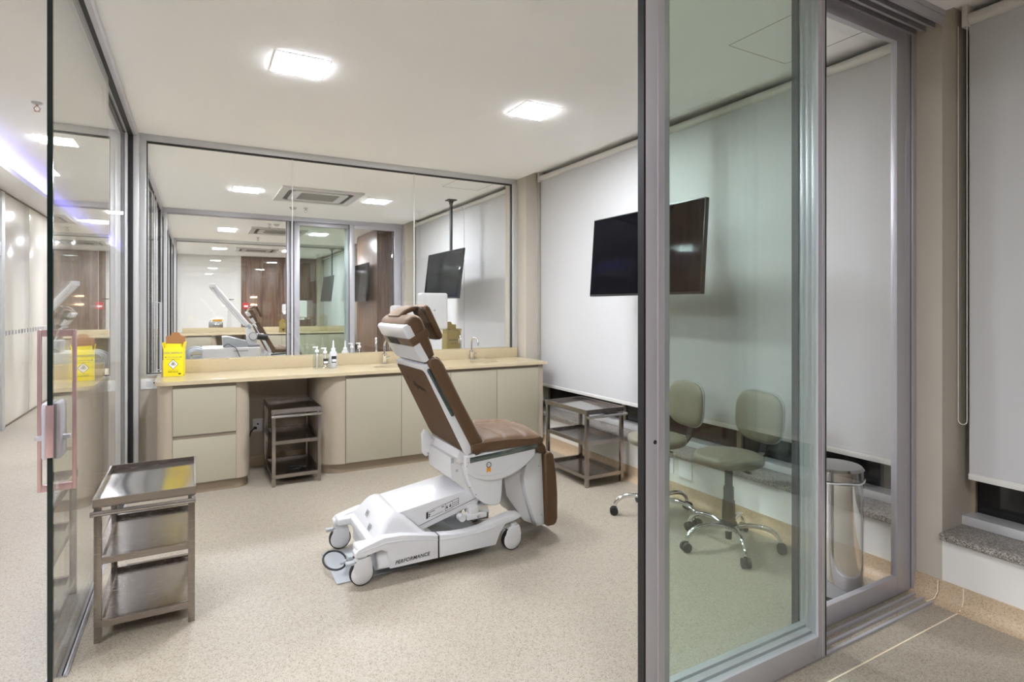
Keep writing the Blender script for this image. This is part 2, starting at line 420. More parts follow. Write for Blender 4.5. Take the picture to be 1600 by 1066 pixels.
# ------------------------------------------------------------------ corridor-side glazing of the nearest room
# fixed header with dark track slots
c = MB().box(-.50, -.405, -3.0, 17.4, 2.745, H, .003)
c.mi = 1; c.box(-.462, -.430, 1.5, 17.4, 2.742, 2.746); c.box(-.490, -.470, 1.5, 17.4, 2.742, 2.746)
c.mi = 0; c.box(-.52, -.50, -3.0, 17.4, 2.745, H + .1)
struct('trim_3', 'grey aluminium header with sliding tracks above the corridor glazing', c, ['alu', 'dark'], 'header')
c = MB(); c.box(-.49, -.425, 2.70, 5.40, 0, .004); c.mi = 1; c.box(-.475, -.440, 2.70, 5.40, .004, .011); c.mi = 0; c.box(-.437, -.43, 2.70, 5.40, .0, .012)
struct('trim_4', 'floor track below the corridor glazing beside the near trolley', c, ['alu', 'black'], 'track')
# pane 1 (frameless sliding glass door with pull handle and lock)
d1 = struct('door_1', 'frameless sliding glass door on the left with pull handle and lock', cat='glass door', loc=(-.445, 3.2, 0))
obj('pane', MB().box(-.450, -.440, 2.528, 4.0, .012, 2.745), 'gdoor', d1)
obj('pane_edge', MB().box(-.453, -.437, 2.518, 2.529, .0125, 2.7445), 'gedge', d1)
h = MB()
for sgn in (1, -1):
    xs = -.445 + sgn * .006; xo = -.445 + sgn * .045
    h.box(min(xs, xo), max(xs, xo) , 2.63, 2.65, 1.290, 1.315, .002)
    h.box(min(xs, xo), max(xs, xo), 2.63, 2.65, .725, .75, .002)
    h.box(min(xo, xo + sgn * .012), max(xo, xo + sgn * .012), 2.63, 2.65, .725, 1.315, .002)
obj('pull_handle', h, 'pinkm', d1)
h = MB()
for sgn in (1, -1):
    a, b = sorted((-.445 + sgn * .0055, -.445 + sgn * .028)); h.box(a, b, 2.532, 2.64, .86, 1.06, .01)
    a, b = sorted((-.445 + sgn * .026, -.445 + sgn * .050)); h.box(a, b, 2.56, 2.585, .925, .94, .003)
k = obj('lock', h, 'alu', d1)
obj('strike_plate', MB().box(-.456, -.434, 2.510, 2.518, .872, 1.055, .002), 'pinkm', k)
d2 = struct('window_6', 'fixed glass pane between the sliding door and the corner post', cat='window', loc=(-.475, 4.6, 0))
obj('pane', MB().box(-.480, -.470, 2.715, 5.28, .012, 2.745), 'glass', d2)
obj('pane_edge', MB().box(-.483, -.467, 2.705, 2.7145, .0125, 2.7445), 'gedge', d2)
obj('frame', MB().box(-.49, -.462, 5.28, 5.33, .005, 2.745, .002), 'alul', d2)
obj('gasket', MB().box(-.462, -.43, 5.33, 5.345, .005, 2.745), 'black', d2)
obj('post', MB().box(-.49, -.395, 5.345, 5.448, 0, 2.744, .003), 'alul', d2)
# corridor glazing of further rooms: leaves with stiles
def side_glazing(y0, y1, name, label, stiles, extra=None):
    w = struct(name, label, cat='window', loc=(-.45, (y0 + y1) / 2, 0))
    obj('pane', MB().box(-.452, -.444, y0 + .03, y1 - .03, .02, 2.745), 'glass', w)
    f = MB().box(-.48, -.42, y0, y1, 0, .05)
    for s, wd in stiles: f.box(-.475, -.425, s - wd / 2, s + wd / 2, .05, 2.745, .002)
    obj('frame', f, 'alul', w)
    g = MB()
    for s, wd in stiles: g.box(-.47, -.428, s - wd / 2 - .012, s - wd / 2, .05, 2.745)
    obj('gasket', g, 'black', w)
    return w
side_glazing(5.552, 9.45, 'window_7', 'corridor glazing of the second room', [(5.60, .08), (6.3, .05), (6.9, .04), (7.9, .05), (8.35, .10), (9.38, .12)])
side_glazing(9.55, 13.45, 'window_8', 'corridor glazing of the third room', [(9.6, .08), (10.3, .05), (11.9, .06), (13.35, .12)])
side_glazing(13.55, 17.4, 'window_9', 'corridor glazing of the last room', [(13.6, .08), (15.0, .05), (17.3, .12)])
# steel pull rails on the second room's corridor doors
t = struct('door_6', 'glass corridor door of the second room with long steel pull bars', cat='glass door', loc=(-.41, 8.1, 0))
h = MB()
for yy in (8.15, 8.45):
    h.tube([(-.43, yy, .6), (-.38, yy, .6), (-.38, yy, 1.45), (-.43, yy, 1.45)], .009, 8)
obj('pull_handle', h, 'alu', t)
obj('pane', MB().box(-.437, -.430, 7.5, 8.3, .05, 2.7), 'glass', t)

# ------------------------------------------------------------------ glass partition with low wall between room 1 and 2 (and 3/4)
def partition(y, name, label, num):
    w = struct('wall_' + name, 'low cream wall under ' + label, cat='wall', loc=(1.3, y, 0))
    obj('low_wall', MB().box(-.395, XW, y - .05, y + .05, 0, .83), 'cream', w)
    w = struct('window_%d' % num, label, cat='window', loc=(1.3, y, .83))
    f = MB().box(-.395, XW, y - .035, y + .035, 2.745, H, .002)
    f.box(-.395, -.350, y - .04, y + .04, .83, 2.745, .002)
    f.box(XW - .055, XW, y - .04, y + .04, .83, 2.745, .002)
    f.box(-.350, -.24, y - .05, y + .05, .83, .85, .002)
    obj('frame', f, 'alul', w)
    g = MB().box(-.350, XW - .055, y - .02, y + .02, 2.735, 2.745); g.box(-.350, -.343, y - .02, y + .02, .85, 2.735); g.box(XW - .062, XW - .055, y - .02, y + .02, .85, 2.735)
    g.box(-.343, -.25, y - .02, y + .02, .85, .857)
    obj('gasket', g, 'dark', w)
    xs = [-.345, .768, 1.926, XW - .057]
    for a, b in zip(xs, xs[1:]):
        obj('pane', MB().box(a + .003, b - .003, y - .005, y + .005, .84, 2.74), 'glass', w)
    sl = MB()
    for x in xs[1:-1]: sl.box(x - .003, x + .003, y - .006, y + .006, .84, 2.74)
    obj('joint', sl, 'silicone', w)
partition(5.5, 'partition_near', 'the frameless glass screen behind the worktop', 10)
partition(13.5, 'partition_far', 'the glass screen between the third and the last room', 11)

# ------------------------------------------------------------------ sliding fronts (tracks, leaves)
def leaf(name, label, x0, x1, y, lw=.088, rw=.05, lock=True, gl='gleaf'):
    w = struct(name, label, cat='glass door', loc=((x0 + x1) / 2, y, 0))
    zt = 2.735; d = .014
    for q0, q1 in ((x0 + .006, x0 + lw), (x1 - rw, x1 - .004)):
        s = MB().box(q0, q1, y - d, y + d, .012, zt, .002)
        s.box(q0 + (q1 - q0) * .62, q0 + (q1 - q0) * .66, y - d - .002, y + d + .002, .012, zt)
        obj('stile', s, 'alu', w)
    g = MB().box(x0 - .002, x0 + .006, y - d, y + d, .012, zt); g.box(x1 - .004, x1 + .003, y - d, y + d, .012, zt)
    obj('gasket', g, 'black', w)
    obj('bottom_rail', MB().box(x0 + lw, x1 - rw, y - d, y + d, .012, .10, .002), 'alu', w)
    obj('top_rail', MB().box(x0 + lw, x1 - rw, y - d, y + d, zt - .06, zt, .002), 'alu', w)
    obj('pane', MB().box(x0 + lw, x1 - rw, y - .004, y + .004, .10, zt - .06), gl, w)
    if lock: obj('keyhole', MB().cyl((x0 + .045, y - d - .001, .965), (x0 + .045, y - d + .003, .965), .007, n=14), 'black', w)
    return w
def front(y0, sgn, names, labs, tname, tlab, x0=1.241, xr=2.19):
    ys = [y0 + sgn * k for k in (0, .04, .08, .12)]
    leaf(names[0], labs[0], x0, xr, ys[0])
    leaf(names[1], labs[1], x0 + .055, xr + .022, ys[1], lock=False)
    leaf(names[2], labs[2], x0 + .10, xr + .045, ys[2], lock=False)
    leaf(names[3], labs[3], 2.19, 3.07, ys[3], rw=.125, lock=False, gl='glass')
    a, b = sorted((y0 - sgn * .03, y0 + sgn * .145))
    c = MB().box(-.40, XW - .001, a, b, 2.775, H)
    for k in range(5):
        q = y0 + sgn * (-.02 + .04 * k); c.box(-.40, XW - .001, q - .006, q + .006, 2.735, 2.775)
    c.mi = 1; c.box(-.40, XW - .001, a + .012, b - .012, 2.770, 2.7745)
    c.mi = 0; c.box(3.07, XW - .001, ys[3] - .024, ys[3] + .024, .0, 2.735)
    for q in ys[:3]: c.box(-.38, 3.05, q - .006, q + .006, 0, .009)
    struct(tname, tlab, c, ['alu', 'dark'], 'track')
front(1.385, 1, ['door_2', 'door_3', 'door_4', 'window_12'],
      ['framed sliding glass leaf nearest to the viewer with a keyhole in its left stile', 'middle one of three stacked sliding glass leaves',
       'innermost of the three stacked sliding glass leaves', 'fixed glass panel with the steel bin behind it'], 'trim_5', 'aluminium ceiling and floor tracks of the nearest glass doors')
front(9.54, -1, ['door_7', 'door_8', 'door_9', 'window_13'],
      ['sliding glass leaf in the middle of the second screen', 'second sliding leaf stacked in the far screen', 'third sliding leaf stacked in the far screen', 'fixed glass panel of the far screen before the walnut pillar'],
      'trim_6', 'tracks of the far glass screen')
struct('window_14', 'open part of the far screen beside the stacked leaves', MB().box(-.40, -.36, 9.45, 9.55, 0, 2.74), 'alul', 'window')

# ceiling access panels: thin outline
for (x0, x1, y0, y1, lb) in ((2.50, 2.97, 1.66, 2.10, 'hatch outline in the ceiling near the fixed glass panel'), (2.52, 2.97, 5.75, 6.2, 'hatch outline in the second room ceiling')):
    c = MB().box(x0 - .004, x0, y0, y1, H - .001, H + .01); c.box(x1, x1 + .004, y0, y1, H - .001, H + .01)
    c.box(x0, x1, y0 - .004, y0, H - .001, H + .01); c.box(x0, x1, y1, y1 + .004, H - .001, H + .01)
    t = obj('access_hatch', c, 'print'); tag(t, lb, 'hatch')
# ================================================================== LAMPS AND CEILING FITTINGS
def ceiling_light(x, y, z, label, group):
    t = thing('ceiling_light', label, 'ceiling light', (x, y, z), group=group)
    r = .14
    f = MB().box(-r - .008, r + .008, -r - .008, -r, -.003, .0); f.box(-r - .008, r + .008, r, r + .008, -.003, 0)
    f.box(-r - .008, -r, -r, r, -.003, 0); f.box(r, r + .008, -r, r, -.003, 0)
    obj('frame', f, 'wplas', t, local=True)
    obj('diffuser', MB().box(-r, r, -r, r, -.006, -.0005, .001), 'emit', t, local=True)
    return t
L = ceiling_light(.53, 3.49, H, 'square ceiling light panel left above the treatment chair', 'square light panels')
ll = {(2.12, 3.49): 'square ceiling light panel nearest the window blinds in the near room',
      (.53, 7.51): 'square ceiling light panel left of the air conditioner in the second room',
      (2.10, 7.51): 'square ceiling light panel right of the air conditioner in the second room',
      (.50, 11.5): 'square ceiling light panel left in the third room', (2.08, 11.5): 'square ceiling light panel right in the third room',
      (.50, 15.45): 'square ceiling light panel left in the last room', (2.05, 15.3): 'square ceiling light panel right in the last room'}
for (x, y), lb in ll.items(): dup(L, (x, y, H), label=lb)
for i, (x, y, z) in enumerate([(.5, -.7, H)]):  # unseen panel, added to light the area outside the glass doors
    dup(L, (x, y, z), label=['unseen square light panel added in the lobby above the viewer', 'square ceiling light panel in the lobby near the window'][i])
for i, (x, y) in enumerate([(-1.1, 6.5), (-1.1, 11.0), (-1.1, 15.0), (-2.3, .9), (-2.3, .5), (-2.7, .7), (-2.7, 1.1)]):  # panels after the first left lobby one are unseen, added for stronger light
    dup(L, (x, y, H + .1), label=['first light panel along the corridor ceiling', 'second light panel along the corridor ceiling', 'last light panel along the corridor ceiling', 'light panel in the lobby ceiling left of the viewer', 'second lobby panel left of the viewer, added for stronger light', 'third lobby panel left of the viewer, added for stronger light', 'fourth lobby panel left of the viewer, added for stronger light'][i])

def air_con(label):
    t = thing('air_conditioner', label, 'air conditioner', (0, 0, H), group='ceiling cassettes')
    s = .475
    def rr(h, r, z): return [(p[0], p[1]) for p in arc(h - r, h - r, r, 0, 90, 5) + arc(-h + r, h - r, r, 90, 180, 5) + arc(-h + r, -h + r, r, 180, 270, 5) + arc(h - r, -h + r, r, 270, 360, 5)]
    obj('casing', MB().holed([(-s, -s), (s, -s), (s, s), (-s, s)], [rr(.385, .09, 0)], -.02, 0), 'wplas2', t, local=True)
    obj('air_slot', MB().holed(rr(.385, .09, 0), [rr(.325, .07, 0)], -.006, -.002), 'black', t, local=True)
    obj('centre_panel', MB().holed(rr(.325, .07, 0), [[(-.23, -.23), (.23, -.23), (.23, .23), (-.23, .23)]], -.022, 0), 'wplas2', t, local=True)
    g = MB().box(-.23, .23, -.23, .23, -.012, -.001)
    for k in range(14): g.box(-.23, .23, -.222 + k * .0335, -.214 + k * .0335, -.018, -.012)
    obj('intake_grille', g, 'acg', t, local=True)
    return t
a = air_con('square ceiling air conditioner in the second room'); a.location = (1.35, 7.5, H)
dup(a, (1.33, 11.4, H), label='square ceiling air conditioner in the third room')
dup(a, (1.31, 15.4, H), label='square ceiling air conditioner in the last room')
def sprinkler(label, loc):
    t = thing('sprinkler', label, 'sprinkler', loc, group='ceiling sprinklers')
    obj('escutcheon', MB().lathe([(.0, -.001), (.035, -.001), (.03, -.012), (.012, -.016), (0, -.016)]), 'alul', t, local=True)
    h = MB().cyl((0, 0, -.016), (0, 0, -.03), .008); h.tube([(.006, 0, -.03), (.018, 0, -.042), (.014, 0, -.06), (0, 0, -.066), (-.014, 0, -.06), (-.018, 0, -.042), (-.006, 0, -.03)], .003, 6)
    h.cyl((0, 0, -.066), (0, 0, -.069), .016)
    obj('head', h, 'pinkm', t, local=True)
    return t
s0 = sprinkler('sprinkler head on the corridor ceiling left of the glass door', (-1.02, 5.35, H + .1))
for lb, lc in (('sprinkler head behind the air conditioner in the second room', (1.367, 8.49, H)), ('sprinkler head before the air conditioner in the third room', (1.09, 10.4, H)),
               ('sprinkler head behind the air conditioner in the third room', (1.1, 12.55, H)), ('sprinkler head on the corridor ceiling beyond the glass door', (-1.0, 9.0, H + .1))):
    dup(s0, lc, label=lb)
def detector(label, loc):
    t = thing('smoke_detector', label, 'smoke detector', loc, group='smoke detectors')
    obj('base', MB().lathe([(0, 0), (.05, 0), (.05, -.012), (.0, -.012)]), 'wplas', t, local=True)
    obj('sensor', MB().lathe([(.042, -.012), (.036, -.03), (.02, -.036), (0, -.036)]), 'wplas2', t, local=True)
    return t
s0 = detector('round smoke detector beside the sprinkler in the second room', (1.2, 8.52, H))
dup(s0, (-1.05, 7.2, H + .1), label='round smoke detector on the corridor ceiling behind the glass')
dup(s0, (1.2, 10.4, H), label='round smoke detector in the third room')

for i, (lx, lb) in enumerate(((1.15, 'warm twin-tube wall lamp in the lobby'),)):
    t = thing('wall_lamp', lb, 'wall lamp', (lx, -3.19, 1.5))
    obj('back_plate', MB().box(-.10, .10, -.01, .02, -.10, .16, .01), 'alu', t, local=True)
    for z in (-.06, .11): obj('light_tube', MB().cyl((-.07, .045, z), (.07, .045, z), .016, n=14), 'warm', t, local=True)
# ================================================================== COUNTERS
def plan_round(x0, x1, y0, y1, r0, r1, sg):
    """plan outline with rounded front corners; front at y0, back at y1 (front = -y for sg=1)"""
    pts = [(x1, y1), (x0, y1)]
    if r0: pts += [(x0 + r0 - r0 * math.cos(a), (y0 + sg * r0) - sg * r0 * math.sin(a)) for a in [PI / 2 * k / 8 for k in range(9)]]
    else: pts += [(x0, y0)]
    if r1: pts += [(x1 - r1 + r1 * math.sin(a), (y0 + sg * r1) - sg * r1 * math.cos(a)) for a in [PI / 2 * k / 8 for k in range(9)]]
    else: pts += [(x1, y0)]
    return pts
def counter(yp, sg, which, sinks=True, knee=True):
    """yp: partition plane; sg=1: counter stands on the near side of it"""
    yb = yp - sg * .05; Y = lambda d: yb - sg * d          # d = distance out from the wall
    t = thing('worktop', 'long cream stone worktop with upstand %s' % which, 'worktop', (1.4, Y(.3), .82))
    holes = []
    if sinks:
        for sx in (1.56, 2.53):
            holes.append([(sx + .155 * math.cos(2 * PI * k / 28), Y(.34) + .115 * math.sin(2 * PI * k / 28)) for k in range(28)])
    obj('slab', MB().holed(plan_round(-.265, 3.085, Y(.63), Y(0), .10, 0, sg), holes, .822, .85), 'top', t)
    a, b = sorted((Y(.0), Y(.02)))
    sp = MB().box(-.245, 3.085, a, b, .85, .952, .002)
    a2, b2 = sorted((Y(.02), Y(.14))); 
    obj('upstand', sp, 'top', t)
    # left cabinet: body, drawers
    cab = thing('drawer_cabinet', 'round-ended two-drawer cabinet under the worktop %s' % which, 'cabinet', (.06, Y(.3), 0))
    obj('body', MB().prism(plan_round(-.25, .372, Y(.60), Y(.022), .10, .10, sg), .08, .82, 'z'), 'curve', cab)
    obj('plinth', MB().prism(plan_round(-.235, .355, Y(.575), Y(.022), .09, .09, sg), 0, .08, 'z'), 'kick', cab)
    a, b = sorted((Y(.598), Y(.6015))); obj('reveal', MB().box(-.150, .272, a, b, .082, .819), 'reveal', cab)
    a, b = sorted((Y(.600), Y(.609)))
    for z0, z1 in ((.084, .418), (.446, .795)):
        obj('drawer', MB().box(-.147, .269, a, b, z0, z1, .0015), 'cab', cab)
    # right cabinet
    cab = thing('sink_cabinet', 'long four-door sink cabinet under the worktop %s' % which, 'cabinet', (2, Y(.3), 0))
    obj('body', MB().prism(plan_round(.885, 3.05, Y(.60), Y(.022), .20, 0, sg), .08, .60, 'z').prism([(.885, Y(.022)), (3.05, Y(.022)), (3.05, Y(.05)), (.885, Y(.05))], .60, .8195, 'z'), 'curve', cab)
    # upper front skin so basins have room
    pl = plan_round(.885, 3.05, Y(.60), Y(.022), .20, 0, sg); inner = plan_round(.905, 3.03, Y(.58), Y(.04), .18, 0, sg)
    fr = MB().holed(pl, [inner], .60, .8195); obj('upper_body', fr, 'curve', cab)
    obj('plinth', MB().prism(plan_round(.90, 3.045, Y(.575), Y(.022), .18, 0, sg), 0, .08, 'z'), 'kick', cab)
    a, b = sorted((Y(.598), Y(.6015))); obj('reveal', MB().box(1.095, 2.995, a, b, .082, .819), 'reveal', cab)
    a, b = sorted((Y(.600), Y(.609)))
    for x0, x1 in ((1.10, 1.578), (1.582, 2.046), (2.05, 2.524), (2.528, 2.99)):
        obj('door', MB().box(x0, x1, a, b, .084, .795, .0015), 'cab', cab)
    if sinks:
        for k, sx in enumerate((1.56, 2.53)):
            s = thing('sink_basin', ['left', 'right'][k] + ' oval basin set in the worktop ' + which, 'sink', (sx, Y(.34), .70))
            prof = [(.0, .70), (.03, .70), (.09, .715), (.13, .75), (.148, .79), (.153, .8215), (.175, .8215), (.175, .8205), (.158, .8205), (.152, .79), (.134, .746), (.092, .709), (0, .695)]
            obj('bowl', MB().lathe([(r, z) for r, z in prof], (sx, Y(.34), 0), 32, sy=.75), 'steelp', s)
            f = thing('faucet', ['left', 'right'][k] + ' chrome gooseneck faucet on the worktop ' + which, 'faucet', (sx + (.02 if k == 0 else -.03), Y(.09), .85), group='gooseneck faucets ' + which)
            o = Vector(f.location)
            obj('base', MB().lathe([(0, 0), (.026, 0), (.026, .006), (.019, .012), (.019, .07), (.022, .075), (.022, .095), (.013, .10), (0, .10)], o, 20), 'chrome', f)
            pts = [o + Vector((0, 0, .09)), o + Vector((0, 0, .17))]
            for q in range(11):
                an = PI * q / 10; pts.append(o + Vector((.012 * (1 - math.cos(an)), -sg * .052 * (1 - math.cos(an)), .175 + .052 * math.sin(an))))
            pts.append(pts[-1] + Vector((0, 0, -.025)))
            obj('spout', MB().tube(pts, .0095, 12), 'chrome', f)
            obj('lever', MB().tube([o + Vector((.02, 0, .055)), o + Vector((.05, 0, .065))], .006, 8), 'chrome', f)
    return Y
Y1 = counter(5.5, 1, 'in the nearest room')
counter(5.5, -1, 'behind the glass in the second room')
counter(13.5, 1, 'in the third room', sinks=False)

# bottles
def bottle(kind, label, loc, lab=False, h=.12, group='bottles beside the left sink'):
    t = thing({'pump': 'pump_bottle', 'dropper': 'nozzle_bottle'}[kind], label, 'bottle', loc, group=group)
    r = .036
    obj('body', MB().lathe([(0, 0), (r - .004, 0), (r, .006), (r, h * .72), (r * .8, h * .9), (.014, h), (.014, h + .006), (.013, h + .006), (.013, h), (r * .77, h * .89), (r - .002, h * .71), (r - .002, .008), (0, .004)], n=24), 'liquid' if kind == 'pump' else 'milky', t, local=True)
    if kind == 'pump':
        obj('collar', MB().lathe([(0, h + .004), (.017, h + .004), (.017, h + .022), (.008, h + .026), (.006, h + .045), (0, h + .045)], n=18), 'paper', t, local=True)
        obj('spout', MB().box(-.034, .010, -.008, .008, h + .043, h + .054, .003), 'paper', t, local=True)
        obj('dip_tube', MB().cyl((0, 0, .01), (0, 0, h + .004), .0035, n=8), 'paper', t, local=True)
    else:
        obj('nozzle', MB().lathe([(0, h), (.019, h), (.019, h + .016), (.009, h + .024), (.0045, h + .09), (0, h + .09)], n=18), 'paper', t, local=True)
    if lab:
        l = MB(); n = 12
        for z0, z1, m_ in ((h * .30, h * .68, 0), (h * .36, h * .50, 1)):
            l.mi = m_; rr_ = r + (.0008 if m_ == 0 else .0014); hw = .62 if m_ == 0 else .5
            vs = [(l.b.verts.new((rr_ * math.sin(a), -rr_ * math.cos(a), z0)), l.b.verts.new((rr_ * math.sin(a), -rr_ * math.cos(a), z1))) for a in [-hw + .0 + 2 * hw * k / n for k in range(n + 1)]]
            for p, q in zip(vs, vs[1:]): l._mark([l.b.faces.new((p[0], q[0], q[1], p[1]))])
        obj('sticker', l, ['ink', 'paper'], t, local=True)
    return t
bottle('pump', 'clear pump bottle without sticker, leftmost on the near worktop', (.938, 5.25, .851), h=.14)
bottle('pump', 'clear pump bottle with black sticker, between two other bottles on the near worktop', (1.003, 5.22, .851), True, h=.13)
bottle('dropper', 'white nozzle bottle with long tip and black sticker on the near worktop', (1.08, 5.25, .851), True, h=.155)
G2 = 'bottles behind the glass on the second worktop'
bottle('dropper', 'white nozzle bottle behind the glass, left of two pump bottles', (1.30, 5.76, .851), h=.12, group=G2)
bottle('pump', 'clear pump bottle behind the glass next to the nozzle bottle', (1.365, 5.76, .851), h=.13, group=G2)
bottle('pump', 'clear pump bottle behind the glass, rightmost of its row', (1.44, 5.76, .851), h=.13, group=G2)

# sharps boxes
def sharps(label, loc, rz, w=.135, d=.11, h=.235, ym='yellow', full=True):
    t = thing('sharps_box', label, 'box', loc, rz)
    b = MB().box(-w / 2, w / 2, -d / 2, d / 2, 0, h - .01, .002)
    b.prism([(-w / 2 + .01, h - .012), (w / 2 - .01, h - .012), (w / 2 - .02, h + .015), (-w / 2 + .015, h + .02)], -d / 2 + .004, d / 2 - .03, 'y')
    for s in (-1, 1):
        b.prism([(s * w / 2, h - .02), (s * (w / 2 + .010), h + .03), (s * (w / 2 + .006), h + .032), (s * (w / 2 - .006), h - .015)], -d / 2, d / 2, 'y')
    obj('carton', b, ym, t, local=True)
    k = MB().prism([(-w / 2, h - .02), (w / 2, h - .02), (w / 2, h + .075), (.035, h + .08), (.03, h + .10), (.012, h + .108), (-.012, h + .108), (-.03, h + .10), (-.035, h + .08), (-w / 2, h + .075)], d / 2 - .012, d / 2 - .004, 'y')
    obj('lid_flap', k, 'kraft' if full else ym, t, local=True)
    f = -d / 2 - .0006
    if full:
        text('lettering', 'DESCARPACK', .021, (0, f, h - .052), FY, t, 'print', local=True)
        text('lettering', 'MATERIAL CONTAMINADO', .0085, (0, f, h - .085), FY, t, 'print', local=True)
        text('lettering', 'INFECTANTE', .012, (0, f, .035), FY, t, 'ink', local=True)
        g = MB().prism([(0, .055), (.036, .095), (0, .135), (-.036, .095)], f, f + .0005, 'y')
        g.mi = 1; g.prism([(0, .0595), (.032, .095), (0, .1305), (-.032, .095)], f - .0006, f, 'y')
        g.mi = 0
        for q in range(3):
            an = math.radians(90 + 120 * q); cx, cz = .0085 * math.cos(an), .098 + .0085 * math.sin(an)
            g.tube([(cx + .0065 * math.cos(u), f - .0009, cz + .0065 * math.sin(u)) for u in [2 * PI * i / 12 for i in range(12)]], .0018, 4, closed=True)
        obj('hazard_sign', g, ['ink', 'paper'], t, local=True)
        m_ = MB().box(-w / 2 + .012, -w / 2 + .018, f, f + .001, h - .088, h - .08); m_.box(w / 2 - .018, w / 2 - .012, f, f + .001, h - .088, h - .08)
        m_.box(w / 2 - .032, w / 2 - .014, f, f + .001, .014, .024)
        m_.box(-w / 2 + .02, w / 2 - .02, f, f + .001, h - .100, h - .0985); m_.box(-.035, .035, f, f + .001, .048, .0494)
        obj('print_marks', m_, 'ink', t, local=True)
    else:
        text('lettering', 'DESCARPACK', .021, (0, f, h - .09), FY, t, 'ink', local=True)
        text('lettering', 'INFECTANTE', .012, (0, f, h - .125), FY, t, 'ink', local=True)
        g = MB().prism([(0, .02), (.032, .05), (0, .08), (-.032, .05)], f, f + .0005, 'y'); g.prism([(0, h - .03), (.022, h), (0, h + .03), (-.022, h)], d / 2 - .0135, d / 2 - .0125, 'y')
        obj('hazard_sign', g, 'ink', t, local=True)
    return t
sharps('bright yellow waste carton with open brown lid on the left end of the worktop', (-.148, 5.25, .851), math.radians(-8))
sharps('dull yellow waste carton behind the glass right of the chair headrest', (2.48, 5.85, .851), math.radians(4), w=.17, d=.13, h=.27, ym='yellow2', full=False)
sharps('small yellow waste carton on the worktop of the third room', (1.64, 13.1, .851), 0, w=.14, d=.11, h=.17, ym='yellow2', full=False)

# dispensers fixed to the far side of the glass
def towel(label, x, y, z0, sg=1):
    t = thing('towel_dispenser', label, 'dispenser', (x, y, z0)); s_ = sg
    a, b = sorted((0, s_ * .12))
    obj('housing', MB().box(-.15, .15, a, b, .05, .43, .03, 4), 'wplas2', t, local=True)
    obj('window_slot', MB().box(-.02, .02, min(0, -s_ * .002), max(0, -s_ * .002), .08, .09) if 0 else MB().cyl((0, 0, .25), (0, -s_ * .002, .25), .012), 'gplas', t, local=True)
    obj('paper_towel', MB().box(-.10, .10, min(s_ * .03, s_ * .07), max(s_ * .03, s_ * .07), .0, .052, .003), 'paper', t, local=True)
    return t
def soap(label, x, y, z0, sg=1):
    t = thing('soap_dispenser', label, 'dispenser', (x, y, z0), group='soap dispensers on the glass')
    a, b = sorted((0, sg * .10))
    obj('housing', MB().box(-.055, .055, a, b, 0, .20, .03, 4), 'wplas2', t, local=True)
    obj('push_bar', MB().box(-.04, .04, min(sg * .095, sg * .115), max(sg * .095, sg * .115), -.02, .05, .008), 'paper', t, local=True)
    return t
towel('white paper towel dispenser on the glass right of the headrest', 2.15, 5.508, 1.11)
soap('white soap dispenser on the glass, left one of the pair behind the headrest', 1.76, 5.508, 1.21)
soap('white soap dispenser on the glass next to the towel dispenser', 1.90, 5.508, 1.21)
towel('white paper towel dispenser in the third room seen through green glass', 2.03, 13.49, 1.10, -1)
soap('white soap dispenser in the third room', 1.72, 13.49, 1.25, -1)

# switches and sockets
def plate(name, label, cat, x, y, z, w, h, face='-y', sw=True):
    t = thing(name, label, cat, (x, y, z)); 
    if face == '-y':
        obj('plate', MB().box(-w / 2, w / 2, -.008, 0, -h / 2, h / 2, .002), 'paper', t, local=True)
        if sw:
            obj('rocker', MB().box(-w * .18, w * .12, -.011, -.008, -h * .32, h * .25, .001), 'wplas', t, local=True)
            obj('socket', MB().cyl((w * .32, -.0085, .005), (w * .32, -.0095, .005), .008, n=8), 'ink', t, local=True)
        else:
            obj('socket', MB().cyl((0, -.0085, .01), (0, -.0095, .01), .008, n=8), 'ink', t, local=True)
    else:
        obj('plate', MB().box(-.008, 0, -w / 2, w / 2, -h / 2, h / 2, .002), 'paper', t, local=True)
    return t
plate('light_switch', 'white switch and socket plate on the low wall left of the worktop', 'switch', -.33, 5.45, .775, .115, .085)
t = plate('wall_socket', 'white socket plate with black plug under the worktop', 'socket', .475, 5.45, .36, .08, .11, sw=False)
obj('plug', MB().box(-.035, -.01, -.035, -.008, -.03, -.01, .004).tube([(-.03, -.03, -.02), (-.06, -.04, -.05), (-.07, -.03, -.10)], .005, 8), 'black', t, local=True)
plate('blank_plate', 'narrow white wall plate below the sill behind the left stool', 'wall plate', XW, 3.14, .215, .07, .11, '-x')
plate('blank_plate', 'square white wall plate below the sill between the stools', 'wall plate', XW, 2.99, .22, .13, .13, '-x')

